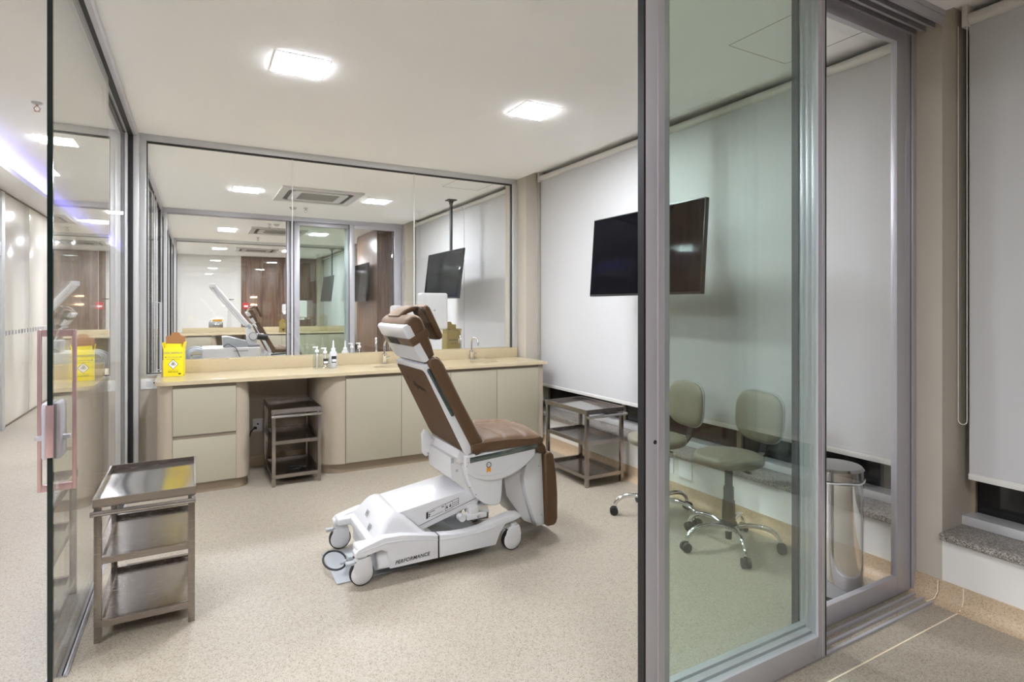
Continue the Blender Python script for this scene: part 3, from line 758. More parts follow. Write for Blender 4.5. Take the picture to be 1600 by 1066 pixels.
# ================================================================== TELEVISIONS
def tv(label, x, y, z0, z1, w, pole=True, tilt=.075):
    t = thing('television', label, 'television', (x + .13, y, H if pole else (z0 + z1) / 2))
    zc = (z0 + z1) / 2; h = z1 - z0; rot = (0, tilt, 0); pv = (x, y, zc)
    obj('casing', MB().box(x + .002, x + .035, y - w / 2, y + w / 2, z0, z1, .004, rot=rot, pivot=pv).box(x + .03, x + .065, y - w * .33, y + w * .33, z0 + h * .12, z1 - h * .2, .012, rot=rot, pivot=pv), 'tvb', t)
    obj('screen', MB().box(x - .0005, x + .004, y - w / 2 + .008, y + w / 2 - .008, z0 + .015, z1 - .008, rot=rot, pivot=pv), 'tv', t)
    if pole:
        b = MB().box(x + .115, x + .145, y - .018, y + .018, zc - .05, H - .01, .002)
        obj('pole', b, 'black', t)
        obj('ceiling_plate', MB().box(x + .07, x + .19, y - .06, y + .06, H - .012, H, .002).prism([(x + .10, H - .012), (x + .16, H - .012), (x + .145, H - .06), (x + .115, H - .06)], y - .02, y + .02, 'y'), 'black', t)
        obj('bracket', MB().box(x + .05, x + .125, y - .10, y + .10, zc - .06, zc + .06, .004), 'black', t)
    else:
        obj('bracket', MB().box(x + .05, 2.83, y - .10, y + .10, zc - .08, zc + .08, .004), 'black', t)
    return t
tv('large black television on a ceiling pole before the blind in the nearest room', 2.735, 3.06, 1.478, 2.082, 1.13)
tv('black television tilted on a ceiling pole in the second room', 2.80, 6.92, 1.50, 2.12, 1.17, tilt=.12)
tv('black television on the side of the walnut pillar', 2.70, 10.85, 1.49, 2.20, 1.15, pole=False, tilt=.05)
tv('black television on a ceiling pole in the last room seen through green glass', 2.78, 14.3, 1.52, 2.14, 1.15, tilt=.12)

# walnut pillar in the third room
p = tag(obj('veneered_pillar', MB().box(2.83, 3.098, 10.06, 11.5, 0, 2.785, .002).box(2.829, 3.0985, 10.0595, 11.5005, 1.02, 1.024), 'wood'), 'tall walnut veneered pillar by the window of the third room', 'pillar')
p['kind'] = 'structure'

# ================================================================== TROLLEYS
def trolley(label, loc):
    t = thing('steel_trolley', label, 'trolley', loc, group='three-tier steel trolleys')
    w, d, h = .183, .29, .60
    for sx in (-1, 1):
        for sy in (-1, 1):
            x0 = sx * w - (.026 if sx > 0 else 0); y0 = sy * d - (.026 if sy > 0 else 0)
            obj('leg', MB().box(x0, x0 + .026, y0, y0 + .026, 0, h - .035, .001), 'steel', t, local=True)
    tp = MB()
    # rim with inner fall to the sunken tray
    z = h
    tp.holed([(-w - .004, -d - .004), (w + .004, -d - .004), (w + .004, d + .004), (-w - .004, d + .004)], [[(-w + .004, -d + .004), (w - .004, -d + .004), (w - .004, d - .004), (-w + .004, d - .004)]], h - .036, h)
    obj('top_frame', tp, 'steel', t, local=True)
    tr = MB()
    n = 10
    g = [[tr.b.verts.new((-w + .0045 + (2 * w - .009) * i / n, -d + .0045 + (2 * d - .009) * j / n, h - .022 - .004 * math.sin(PI * i / n) * math.sin(PI * j / n) + .0012 * math.sin(5 * j / n + 3 * i / n))) for j in range(n + 1)] for i in range(n + 1)]
    for i in range(n):
        for j in range(n): tr._mark([tr.b.faces.new((g[i][j], g[i + 1][j], g[i + 1][j + 1], g[i][j + 1]))])
    tr.box(-w + .005, w - .005, -d + .005, d - .005, h - .034, h - .030)
    obj('top_tray', tr, 'steelp', t, local=True)
    for z in (.325, .062):
        s = MB().holed([(-w + .002, -d + .002), (w - .002, -d + .002), (w - .002, d - .002), (-w + .002, d - .002)], [[(-w + .026, -d + .026), (w - .026, -d + .026), (w - .026, d - .026), (-w + .026, d - .026)]], z, z + .028)
        s.box(-w + .025, w - .025, -d + .025, d - .025, z + .006, z + .009)
        obj('shelf', s, 'steel', t, local=True)
    hb = MB().tube([(-w - .008, -d - .034, h - .052), (w + .004, -d - .034, h - .052)], .011, 14)
    for sx in (-w + .006, w - .012): hb.box(sx - .006, sx + .006, -d - .036, -d + .002, h - .060, h - .044, .002)
    obj('handle', hb, 'steelp', t, local=True)
    return t
T = trolley('steel trolley at front left beside the glass door', (-.187, 3.19, 0))
dup(T, (.697, 5.03, 0), label='steel trolley tucked under the worktop between the cabinets')
dup(T, (2.808, 3.835, 0), label='steel trolley under the window blind behind the stools')
c = MB()
for k in range(5):
    a = Vector((.66 + .028 * k, 4.90 + .02 * math.sin(k * 2), .087))
    c.tube([a + Vector((.022 * math.cos(u), .014 * math.sin(u), .010 * (k % 2))) for u in [2 * PI * i / 12 for i in range(12)]], .006, 6, closed=True)
tag(obj('cable_coil', c, 'black'), 'black coiled cable lying on the bottom shelf under the worktop', 'cable')

# ================================================================== TREATMENT CHAIR
def treatment_chair(label):
    R = Vector((1.25, 3.12, 0))
    t = thing('treatment_chair', label, 'treatment chair', R)
    yn, yf = 2.885, 3.365
    # --- base
    hump = [(.80, .05), (.80, .20), (.832, .245), (.862, .282), (.885, .299), (.91, .306), (.94, .302), (.975, .283), (1.01, .25), (1.05, .210), (1.09, .182), (1.127, .168), (1.127, .05)]
    hb = MB().prism(hump, 2.862, 3.372, 'y', r=.030, seg=4)
    for v in hb.b.verts: v.co.y = 3.117 + (v.co.y - 3.117) * (1 - .24 * max(0, v.co.z - .17) / .13)
    obj('base_cover', hb, 'wplas', t, ang=50)
    rear = [(.690, .152), (.690, .17), (.705, .186), (.735, .197), (.80, .215), (.835, .224), (.93, .219), (1.02, .202), (1.128, .180), (1.128, .06), (.868, .06), (.853, .15), (.82, .165), (.74, .150), (.71, .146)]
    fr = [(1.138, .180), (1.22, .169), (1.30, .166), (1.38, .172), (1.46, .19), (1.53, .208), (1.59, .215), (1.625, .21), (1.64, .190), (1.60, .176), (1.535, .165), (1.50, .12), (1.475, .06), (1.138, .06)]
    for a, b in ((2.838, 2.90), (3.332, 3.394)):
        s = obj('side_rail', MB().prism(rear, a, b, 'y', r=.006).prism(fr, a, b, 'y', r=.006), 'wplas', t, ang=40)
        if a < 3:
            # raised swage line along the rail
            g = MB().tube([(.72, 2.8385, .176), (.80, 2.8375, .188), (.845, 2.8375, .197), (.95, 2.8375, .191), (1.06, 2.8375, .170), (1.127, 2.8375, .157)], .003, 8)
            g.tube([(1.139, 2.8375, .156), (1.25, 2.8375, .147), (1.37, 2.8375, .150), (1.47, 2.8375, .165)], .003, 8)
            obj('swage_line', g, 'wplas', s)
            obj('rail_joint', MB().box(1.127, 1.139, 2.85, 2.895, .055, .172), 'black', s)
            text('lettering', 'PERFORMANCE', .026, (.985, 2.8370, .090), (PI / 2, math.radians(-3), 0), s, 'ink', shear=.25, spacing=1.05)
    obj('rear_bar', MB().box(.770, .83, 2.89, 3.345, .150, .200, .012, 3).box(.700, .82, 2.85, 2.945, .152, .196, .016, 3).box(.700, .82, 3.288, 3.384, .152, .196, .016, 3), 'wplas', t)
    obj('lower_pan', MB().box(1.12, 1.47, 2.90, 3.33, .055, .085, .004).prism([(1.12, .085), (1.30, .085), (1.30, .11), (1.12, .15)], 2.99, 3.25, 'y'), 'gplas', t)
    g = MB()
    for q in range(3): g.tube([(.800, 3.04 + .02 * q, .07), (.7985, 3.03 + .02 * q, .10), (.800, 3.035 + .02 * q, .125)], .004, 6)
    obj('rear_emblem', g, 'gplas', t)
    obj('base_plate', MB().box(.62, 1.05, 2.925, 3.33, .001, .006, .001), 'gplas', t)
    # --- foot control ring
    ring = [(.645 + .058 * math.cos(u), 3.10 + .085 * math.sin(u), .052 + .016 * math.sin(u)) for u in [2 * PI * i / 28 for i in range(28)]]
    g = MB().tube(ring, .0055, 8, closed=True); g.tube([(.68, 3.03, .045), (.72, 2.985, .10), (.74, 2.96, .145)], .006, 8)
    obj('foot_ring', g, 'black', t)
    obj('foot_switch', MB().box(.690, .735, 2.985, 3.04, .055, .10, .006).cyl((.69, 3.01, .075), (.66, 3.03, .06), .009), 'gplas', t)
    # --- casters
    for (cx, cy, ln) in ((.738, 2.868, -1), (.738, 3.362, 1), (1.60, 2.868, -1), (1.60, 3.362, 1)):
        w_ = obj('caster', MB().lathe([(0, -.018), (.050, -.018), (.060, -.013), (.062, 0), (.060, .013), (.050, .018), (0, .018)], (cx - .01, cy, .0625), 32, 'y'), 'black', t)
        f = MB()
        f.lathe([(0, -.0235), (.045, -.0235), (.052, -.019), (.055, -.016), (0, -.016)], (cx - .01, cy, .0625), 32, 'y')
        f.lathe([(0, .0235), (.045, .0235), (.052, .019), (.055, .016), (0, .016)], (cx - .01, cy, .0625), 32, 'y')
        pl = [(cx - .058, .085), (cx - .050, .120), (cx - .03, .135), (cx + .028, .142), (cx + .034, .125), (cx + .040, .09), (cx + .030, .045), (cx - .01, .03), (cx - .04, .06)]
        f.prism(pl, cy - .027, cy - .019, 'y', r=.003); f.prism(pl, cy + .019, cy + .027, 'y', r=.003)
        f.prism([(cx - .045, .128), (cx + .03, .128), (cx + .028, .143), (cx - .03, .136)], cy - .02, cy + .02, 'y')
        f.cyl((cx, cy, .138), (cx, cy, .155), .02)
        obj('caster_fork', f, 'wplas2', w_)
        if cx < 1: obj('brake_tab', MB().box(cx - .088, cx - .045, cy - .016, cy + .016, .112, .126, .003), 'gplas', w_)
    # --- lifting arm
    arm = [(.90, .26), (.912, .290), (.94, .300), (1.328, .358), (1.40, .368), (1.44, .36), (1.445, .31), (1.408, .270), (1.088, .184), (1.0, .16)]
    a_ = obj('lift_arm', MB().prism(arm, 2.945, 3.30, 'y', r=.010, seg=2), 'wplas', t)
    def ln(x): return .184 + (x - 1.088) * .269
    g = MB().prism([(1.06, ln(1.06) + .032), (1.40, ln(1.40) + .034), (1.40, ln(1.40) + .0365), (1.06, ln(1.06) + .0345)], 2.943, 2.946, 'y')
    obj('cover_seam', g, 'print', a_)
    def quadlab(x0, x1, o0, o1): return [(x0, ln(x0) + o0), (x1, ln(x1) + o0), (x1, ln(x1) + o1), (x0, ln(x0) + o1)]
    g = MB(); yq = 2.9445
    for q in (quadlab(1.10, 1.112, .050, .084), quadlab(1.115, 1.122, .054, .06), quadlab(1.115, 1.124, .064, .07), quadlab(1.116, 1.15, .076, .079), quadlab(1.19, 1.205, .074, .078),
              quadlab(1.212, 1.214, .045, .084), quadlab(1.254, 1.256, .045, .084), quadlab(1.212, 1.256, .044, .046), quadlab(1.212, 1.256, .083, .085),
              quadlab(1.260, 1.290, .058, .060), quadlab(1.260, 1.290, .068, .070), quadlab(1.258, 1.292, .048, .050), quadlab(1.258, 1.292, .083, .085), quadlab(1.291, 1.293, .048, .085),
              quadlab(1.127, 1.20, .050, .0515), quadlab(1.10, 1.212, .0855, .087)):
        g.prism(q, yq - .0004, yq + .001, 'y')
    for cx in (1.222, 1.242): g.prism([(cx - .006, ln(cx) + .055), (cx + .006, ln(cx) + .056), (cx, ln(cx) + .075)], yq - .0004, yq + .001, 'y')
    obj('rating_plate', g, 'ink', a_)
    # stickers on the rear slope
    def slope(o, yy):  # on hump rear face between (.80,.20) and (.85,.298)
        return None
    g = MB()
    rotx = -math.atan2(.05, .098)
    for yy, zz in ((3.02, .225), (3.13, .262)):
        for k in range(4):
            g.box(-.0006, .0006, yy - .02 + .011 * k, yy - .015 + .011 * k, -.018 + .003 * (k % 2), .016)
        g.box(-.0006, .0006, yy - .025, yy + .022, -.002, .001)
    bm_ = g.b
    half = len(bm_.verts) // 2; bm_.verts.ensure_lookup_table()
    for i, v in enumerate(bm_.verts):
        zz = .225 if i < half else .262; xx = .8095 if i < half else .8265
        s_, c_ = v.co.z, v.co.x
        v.co.z = zz + s_ * .9 ; v.co.x = xx + s_ * .43 + c_ - .0015
    obj('warning_stickers', g, 'print', t)
    # linkage under the arm
    g = MB().box(1.325, 1.455, 2.905, 2.95, .196, .230, .014, 3); g.cyl((1.30, 2.905, .218), (1.30, 2.95, .218), .020); g.box(1.345, 1.405, 2.91, 2.99, .222, .272, .014, 3); g.cyl((1.29, 2.93, .218), (1.34, 2.93, .228), .012)
    obj('linkage', g, 'wplas2', t)
    g = MB().box(1.40, 1.475, 2.93, 3.10, .180, .275, .004); g.cyl((1.395, 2.90, .214), (1.395, 2.95, .214), .008)
    obj('linkage_block', g, 'chrome', t)
    # --- seat body
    body = [(1.245, .555), (1.245, .50), (1.25, .435), (1.30, .392), (1.351, .345), (1.40, .300), (1.44, .274), (1.476, .262), (1.535, .262), (1.548, .30), (1.56, .42), (1.70, .50), (1.74, .56)]
    obj('seat_base', MB().prism(body, 2.952, 3.30, 'y', r=.008), 'wplas2', t)
    up = [(1.302, .570), (1.36, .573), (1.76, .588), (1.768, .54), (1.758, .505), (1.70, .466), (1.64, .434), (1.60, .418), (1.54, .405), (1.476, .405), (1.42, .415), (1.36, .438), (1.325, .468), (1.305, .505)]
    sk = [(1.308, .505), (1.325, .44), (1.345, .39), (1.375, .335), (1.403, .300), (1.43, .279), (1.47, .262), (1.50, .257), (1.528, .259), (1.54, .275), (1.548, .33), (1.552, .42), (1.50, .50)]
    for s, (a, b) in enumerate(((2.885, 2.953), (3.297, 3.365))):
        q = obj('side_shell', MB().prism(up, a, b, 'y', r=.014, seg=3), 'wplas', t, ang=45)
        q2 = obj('lower_skirt', MB().prism(sk, a + .016 if s == 0 else a, b if s == 0 else b - .016, 'y', r=.010, seg=3), 'wplas', t, ang=45)
        e = 2.882 if s == 0 else 3.368
        obj('chrome_strip', MB().prism([(1.335, .526), (1.335, .556), (1.785, .585), (1.780, .556)], min(e, e + (.006 if s == 0 else -.006)), max(e, e + (.006 if s == 0 else -.006)), 'y', r=.002), 'chrome_refl', q)
        if s == 0:
            g = MB(); cx, cz, yy = 1.452, .502, 2.884
            g.tube([(cx + .0135 * math.cos(u), yy, cz + .0135 * math.sin(u)) for u in [2 * PI * i / 24 for i in range(24)]], .0040, 6, closed=True)
            k_ = obj('badge_ring', g, 'print', q)
            obj('badge_face', MB().cyl((cx, yy - .0005, cz), (cx, yy + .002, cz), .011, n=24), 'paper', k_)
            text('lettering', 'ISO', .008, (cx, yy - .001, cz), FY, k_)
            obj('ribbon', MB().prism([(cx - .013, cz - .014), (cx + .013, cz - .014), (cx + .013, cz - .044), (cx, cz - .036), (cx - .013, cz - .044)], yy - .0003, yy + .001, 'y'), 'orange', k_)
            g = MB().tube([(1.37, yy + .002, .462), (1.42, yy + .001, .443), (1.48, yy + .001, .437), (1.54, yy + .001, .447), (1.60, yy + .001, .475)], .0022, 6)
            obj('moulded_line', g, 'wplas2', q)
            g = MB()
            for (x, z) in ((1.325, .53), (1.316, .51), (1.335, .39), (1.372, .345)): g.cyl((x, 2.8835, z), (x, 2.887, z), .003, n=8)
            obj('screws', g, 'print', q)
    obj('side_hole', MB().cyl((1.285, 2.9505, .475), (1.285, 2.954, .475), .008, n=16).box(1.250, 1.266, 2.9505, 2.954, .52, .55), 'gplas', t)
    # --- seat frame + cushion
    sf = obj('seat_frame', MB().box(1.33, 1.775, 2.90, 3.35, .572, .590, .004), 'wplas', t)
    c = MB(); n = 44; x0, x1, y0, y1 = 1.335, 1.812, 2.875, 3.375; grid = []
    def sq(u, p): return max(0., 1 - abs(u) ** p)
    def zt(u, v):
        z = .620 + .062 * sq(v, 2.2) ** .6 * sq(u, 5) ** .5 + .012 * sq(u + .35, 2)
        # quilting creases fanning from the middle of the seat
        X = (u + 1) * .5; d = 0
        for k in range(5):
            c0 = -.05 + .30 * k; q = X - (c0 + .22 * abs(v)); d += math.exp(-(q / .020) ** 2) * .022 * sq(v, 6) * sq(u, 8)
        d += math.exp(-(v / .05) ** 2) * .006 * (1 if X < .55 else max(0, 1 - (X - .55) * 6))
        return z - d
    for i in range(n + 1):
        row = []
        for j in range(n + 1):
            u = -1 + 2 * i / n; v = -1 + 2 * j / n
            # round the plan corners
            uu = u * (1 - .045 * abs(v) ** 6); vv = v * (1 - .045 * abs(u) ** 6 if u > 0 else 1)
            row.append(c.b.verts.new((x0 + (uu + 1) / 2 * (x1 - x0), y0 + (vv + 1) / 2 * (y1 - y0), zt(u, v))))
        grid.append(row)
    for i in range(n):
        for j in range(n): c._mark([c.b.faces.new((grid[i][j], grid[i + 1][j], grid[i + 1][j + 1], grid[i][j + 1]))])
    loop = [grid[i][0] for i in range(n + 1)] + [grid[n][j] for j in range(1, n + 1)] + [grid[i][n] for i in range(n - 1, -1, -1)] + [grid[0][j] for j in range(n - 1, 0, -1)]
    pts = [v.co.copy() for v in loop]; cen = Vector(((x0 + x1) / 2, (y0 + y1) / 2, 0)); prev = loop
    for dz, sc in ((.004, 1.012), (.022, 1.01), (.038, .995), (.044, .96)):
        nr = []
        for p in pts:
            q = cen + (Vector((p.x, p.y, 0)) - cen) * sc; q.z = max(.5795, p.z - dz * (p.z - .576) / .044); nr.append(c.b.verts.new(q))
        for k in range(len(nr)): c._mark([c.b.faces.new((prev[k], nr[k], nr[(k + 1) % len(nr)], prev[(k + 1) % len(nr)]))])
        prev = nr
    c._mark([c.b.faces.new(prev)])
    cu = obj('seat_cushion', c, 'brown', t, ang=70)
    obj('piping', MB().tube([p + Vector((0, 0, .001)) for p in pts[::2]], .0030, 6, closed=True), 'brown', cu)
    # --- backrest, built in (s up, t forward) of the leaning back
    ax = Vector((-.443, .897)); nn = Vector((.897, .443)); O = Vector((1.300, .589))
    def B(s, tt): p = O + ax * s + nn * tt; return (p.x, p.y)
    shell = [B(-.030, .008), B(.0, .0), B(.53, .0), B(.545, .006), B(.545, .03), B(.03, .05), B(-.02, .05)]
    bs = obj('back_shell', MB().prism(shell, 2.885, 3.365, 'y', r=.006), 'wplas', t)
    # inset leather panel on the rear face
    g = MB(); pr = [(0.012, 2.897), (.520, 2.897)] ; out = []
    for (s, y) in [(.012, 2.90), (.010, 2.897), (.49, 2.897), (.505, 2.900), (.515, 2.91), (.520, 2.93), (.520, 3.345), (.510, 3.354), (.06, 3.354), (.03, 3.33)]:
        out.append((s, y))
    va = [g.b.verts.new((*B(s, -.0045)[:1], y, B(s, -.0045)[1])) for s, y in out]; vb = [g.b.verts.new((B(s, .001)[0], y, B(s, .001)[1])) for s, y in out]
    g.b.faces.new(va); g.b.faces.new(vb[::-1])
    for k in range(len(va)): g.b.faces.new((va[k], va[(k + 1) % len(va)], vb[(k + 1) % len(va)], vb[k]))
    pn = obj('back_panel', g, 'brownb', bs)
    # stitched signature on the panel
    g = MB(); random.seed(3)
    def Q(s, y): p = B(s, -.0052); return (p[0], y, p[1])
    sig = [(.405, 3.27), (.445, 3.262), (.452, 3.255), (.43, 3.25)]
    g.tube([Q(*p) for p in sig], .0009, 5)
    pts_ = []
    for k in range(60):
        f = k / 59; pts_.append(Q(.405 - .025 * f + (.014 + .02 * math.exp(-((f - .25) / .08) ** 2)) * math.sin(k * 1.25), 3.20 - .17 * f + .006 * math.cos(k * 1.25)))
    g.tube(pts_, .0007, 5)
    g.tube([Q(.357, 3.08), Q(.352, 3.03)], .0014, 5)
    obj('stitched_signature', g, 'ink', pn)
    obj('side_trim', MB().prism([B(.515, .010), B(.522, .020), B(.515, .032), B(.225, .042), B(.215, .034), B(.222, .022)], 2.881, 2.886, 'y', r=.001), 'chrome_refl', bs)
    cb = [B(-.055, .052), B(.53, .030), B(.553, .036), B(.562, .055), B(.558, .082), B(.54, .100), B(.50, .108), B(.25, .112), B(.05, .120), B(-.01, .125), B(-.04, .115), B(-.062, .085)]
    cbx = obj('back_cushion', MB().prism(cb, 2.878, 3.372, 'y', r=.016, seg=3), 'brown', t, ang=60)
    for yy in (2.892, 3.358):
        obj('piping', MB().tube([(p[0], yy, p[1]) for p in [B(.555, .090), B(.54, .1005), B(.50, .1085), B(.25, .1125), B(.05, .1205), B(-.01, .1255), B(-.04, .116)]], .0028, 6), 'brown', cbx)
    # hinge brackets and lower cover
    obj('back_hinge_cover', MB().prism([(1.282, .600), (1.30, .583), (1.355, .572), (1.335, .53), (1.28, .528), (1.262, .56)], 2.90, 3.35, 'y', r=.008), 'wplas2', t)
    for a, b in ((3.28, 3.32),):
        g = MB().prism([(1.205, .622), (1.22, .648), (1.236, .642), (1.262, .595), (1.30, .57), (1.27, .50), (1.225, .488), (1.210, .51)], a, b, 'y', r=.004)
        obj('hinge_bracket', g, 'wplas2', t)
    obj('hinge_bolt', MB().cyl((1.236, 3.274, .505), (1.236, 3.281, .505), .007, n=12), 'chrome', t)
    # --- headrest
    O = Vector((1.067, 1.105)); ax = Vector((-.493, .870)); nn = Vector((.870, .493))
    hc = [B(-.005, .018), B(-.010, .045), B(-.004, .072), B(.05, .085), B(.12, .095), B(.19, .104), B(.215, .102), B(.237, .088), B(.248, .062), B(.243, .03), B(.225, .008), B(.20, .004), B(.05, .006)]
    hd = obj('headrest_cushion', MB().prism(hc, 2.888, 3.358, 'y', r=.028, seg=4), 'brown', t, ang=60)
    lo = [B(-.004, -.004), B(-.010, .010), B(-.008, .030), B(.108, .030), B(.112, .010), B(.106, -.012), B(.05, -.012)]
    hi = [B(.142, -.010), B(.140, .028), B(.205, .030), B(.222, .016), B(.225, -.004), B(.215, -.016), B(.16, -.018)]
    sh = obj('headrest_shell', MB().prism(lo, 2.886, 3.36, 'y', r=.007).prism(hi, 2.886, 3.36, 'y', r=.010, seg=3), 'wplas', t, ang=50)
    st = [B(.100, -.013), B(.146, -.015), B(.146, .02), B(.15, .095), B(.142, .1015), B(.11, .0985), B(.104, .09), B(.100, .02)]
    sp = obj('headrest_strap', MB().prism(st, 2.8835, 3.3625, 'y', r=.003), 'brown', t)
    obj('strap_buckle', MB().prism([B(.103, -.016), B(.143, -.018), B(.143, -.010), B(.103, -.010)], 3.10, 3.27, 'y'), 'black', sp)
    obj('neck_post', MB().prism([B(-.05, .02), B(.0, .02), B(.0, .055), B(-.05, .055)], 3.00, 3.24, 'y'), 'black', t)
    # pad held in front of the headrest
    pp = [B(.055, .150), B(.220, .160), B(.243, .168), B(.243, .192), B(.22, .200), B(.055, .190), B(.035, .180), B(.035, .160)]
    pd = obj('head_pad', MB().prism(pp, 2.965, 3.16, 'y', r=.018, seg=3), 'brown', t, ang=60)
    k = [(.045, 2.99), (.037, 3.01), (.037, 3.115), (.045, 3.135), (.07, 3.15), (.21, 3.15), (.235, 3.135), (.243, 3.115), (.243, 3.01), (.235, 2.99), (.21, 2.975), (.07, 2.975)]
    obj('piping', MB().tube([(B(s, .158)[0], y, B(s, .158)[1]) for s, y in k], .0035, 6, closed=True), 'black', pd)
    obj('pad_bridge', MB().prism([B(.215, .05), B(.238, .10), B(.225, .165), B(.245, .175), B(.262, .14), B(.266, .09), B(.255, .045)], 3.06, 3.27, 'y', r=.010), 'brown', t, ang=60)
    # --- leg rest
    lw = [(1.745, .490), (1.80, .512), (1.845, .515), (1.850, .40), (1.865, .075), (1.855, .064), (1.810, .064), (1.80, .09), (1.765, .19), (1.735, .275), (1.715, .37)]
    q = obj('leg_rest_shell', MB().prism(lw, 2.945, 3.315, 'y', r=.008), 'wplas', t)
    obj('leg_rest_flank', MB().prism([(1.600, .42), (1.74, .47), (1.735, .275), (1.80, .07), (1.74, .10), (1.62, .27)], 2.985, 3.275, 'y', r=.004), 'wplas2', q)
    g = MB()
    for x, z in ((1.822, .43), (1.842, .13)): g.cyl((x, 2.943, z), (x, 2.947, z), .003, n=8)
    obj('screws', g, 'print', q)
    lc = [(1.848, .500), (1.870, .512), (1.892, .512), (1.912, .495), (1.922, .45), (1.934, .36), (1.942, .25), (1.942, .10), (1.934, .074), (1.918, .062), (1.872, .062), (1.866, .09)]
    obj('leg_cushion', MB().prism(lc, 2.915, 3.345, 'y', r=.012, seg=3), 'brown', t, ang=60)
    obj('knee_roll', MB().prism([(1.775, .585), (1.80, .60), (1.835, .585), (1.862, .55), (1.872, .515), (1.85, .500), (1.81, .515), (1.78, .54)], 2.93, 3.33, 'y', r=.01), 'brown', t, ang=60)
    return t
CH = treatment_chair('brown leather treatment chair on a white wheeled base in the nearest room')
dup(CH, (1.08, 11.15, 0), label='brown treatment chair in the third room seen through two glass screens')

# ================================================================== STOOLS
def stool(label, loc, rz, off):
    t = thing('swivel_stool', label, 'stool', loc, rz, group='olive swivel stools')
    r = .192
    s = obj('seat', MB().lathe([(0, .540), (.10, .545), (r * .86, .543), (r * .97, .534), (r, .518), (r * .985, .500), (r * .9, .488), (0, .486)], n=40, sx=1.0, sy=1.03), 'olive', t, local=True, ang=60)
    # backrest: curved rounded square
    b = MB(); n = 14; f1 = []; f2 = []
    for k in range(40):
        a = 2 * PI * k / 40; c_, s_ = math.cos(a), math.sin(a); e = 2 / 3.2
        f1.append((.180 * abs(c_) ** e * (1 if c_ > 0 else -1), .150 * abs(s_) ** e * (1 if s_ > 0 else -1)))
    def ringv(sc, d):
        return [b.b.verts.new((.235 + d - .35 * (y * sc) ** 2 + .06 * (z * sc), y * sc, .742 + z * sc)) for y, z in f1]
    rings = [ringv(.001, -.022), ringv(.5, -.021), ringv(.86, -.018), ringv(.97, -.008), ringv(1, .004), ringv(.985, .014), ringv(.9, .020), ringv(.001, .022)]
    for A, Bq in zip(rings, rings[1:]):
        for k in range(40): b._mark([b.b.faces.new((A[k], A[(k + 1) % 40], Bq[(k + 1) % 40], Bq[k]))])
    bk = obj('backrest', b, 'olive', t, local=True, ang=60)
    obj('piping', MB().tube([(.235 + .012 - .35 * y * y + .06 * z, y * 1.0, .742 + z * 1.0) for y, z in f1], .0065, 8, closed=True), 'rim', bk, local=True)
    g = MB().box(.255, .300, -.03, .03, .60, .80, .006)
    obj('back_plate', g, 'black', t, local=True)
    ps = [(.05, .478), (.16, .474), (.225, .482), (.262, .52), (.276, .58), (.280, .66)]
    g = MB()
    for (x, z), (x2, z2) in zip(ps, ps[1:]):
        L_ = math.hypot(x2 - x, z2 - z); g.box(x - .005, x + L_ + .005, -.024, .024, z - .008, z + .008, .003, rot=(0, -math.atan2(z2 - z, x2 - x), 0), pivot=(x, 0, z))
    obj('back_bracket', g, 'black', t, local=True)
    g = MB().box(-.07, .09, -.055, .055, .462, .487, .006); g.cyl((.0, -.05, .47), (-.0, -.17, .468), .006)
    obj('mechanism', g, 'black', t, local=True)
    g = MB().lathe([(0, .47), (.022, .47), (.022, .35), (.029, .348), (.029, .27), (.035, .268), (.038, .15), (.046, .145), (.046, .105), (.020, .100), (.018, .045), (0, .045)], n=24)
    obj('gas_column', g, 'black', t, local=True)
    hub = MB().lathe([(.0, .138), (.055, .134), (.058, .12), (.05, .104), (0, .104)], n=24)
    obj('hub', hub, 'chrome', t, local=True)
    for k in range(5):
        a = math.radians(off + 72 * k) - rz
        d = Vector((math.cos(a), math.sin(a), 0)); P = [d * .04 + Vector((0, 0, .120)), d * .11 + Vector((0, 0, .135)), d * .18 + Vector((0, 0, .134)), d * .235 + Vector((0, 0, .118)), d * .268 + Vector((0, 0, .086)), d * .275 + Vector((0, 0, .062))]
        P2 = []
        for i in range(len(P) - 1):
            p0, p1, p2, p3 = P[max(i - 1, 0)], P[i], P[i + 1], P[min(i + 2, len(P) - 1)]
            for q in range(4):
                f = q / 4; P2.append(.5 * ((2 * p1) + (p2 - p0) * f + (2 * p0 - 5 * p1 + 4 * p2 - p3) * f * f + (3 * p1 - p0 - 3 * p2 + p3) * f ** 3))
        P2.append(P[-1])
        lg = obj('leg', MB().tube(P2, [.0145] * (len(P2) - 5) + [.013] * 5, 12), 'chrome', t, local=True)
        side = Vector((-d.y, d.x, 0)); c0 = d * .282 + Vector((0, 0, .027))
        g = MB(); g.cyl(c0 - side * .022, c0 - side * .006, .027, n=20); g.cyl(c0 + side * .006, c0 + side * .022, .027, n=20); g.cyl(c0 - side * .006, c0 + side * .006, .012, n=12); g.cyl(d * .275 + Vector((0, 0, .04)), d * .275 + Vector((0, 0, .066)), .010, n=12)
        obj('caster', g, 'black', lg, local=True)
    return t
ST = stool('olive swivel stool on a chrome star base, seen whole through green glass', (2.72, 2.29, 0), math.radians(-7), 166)
s2 = stool('olive swivel stool half hidden behind the upright of the glass leaf', (2.685, 2.845, 0), math.radians(-9), 144)

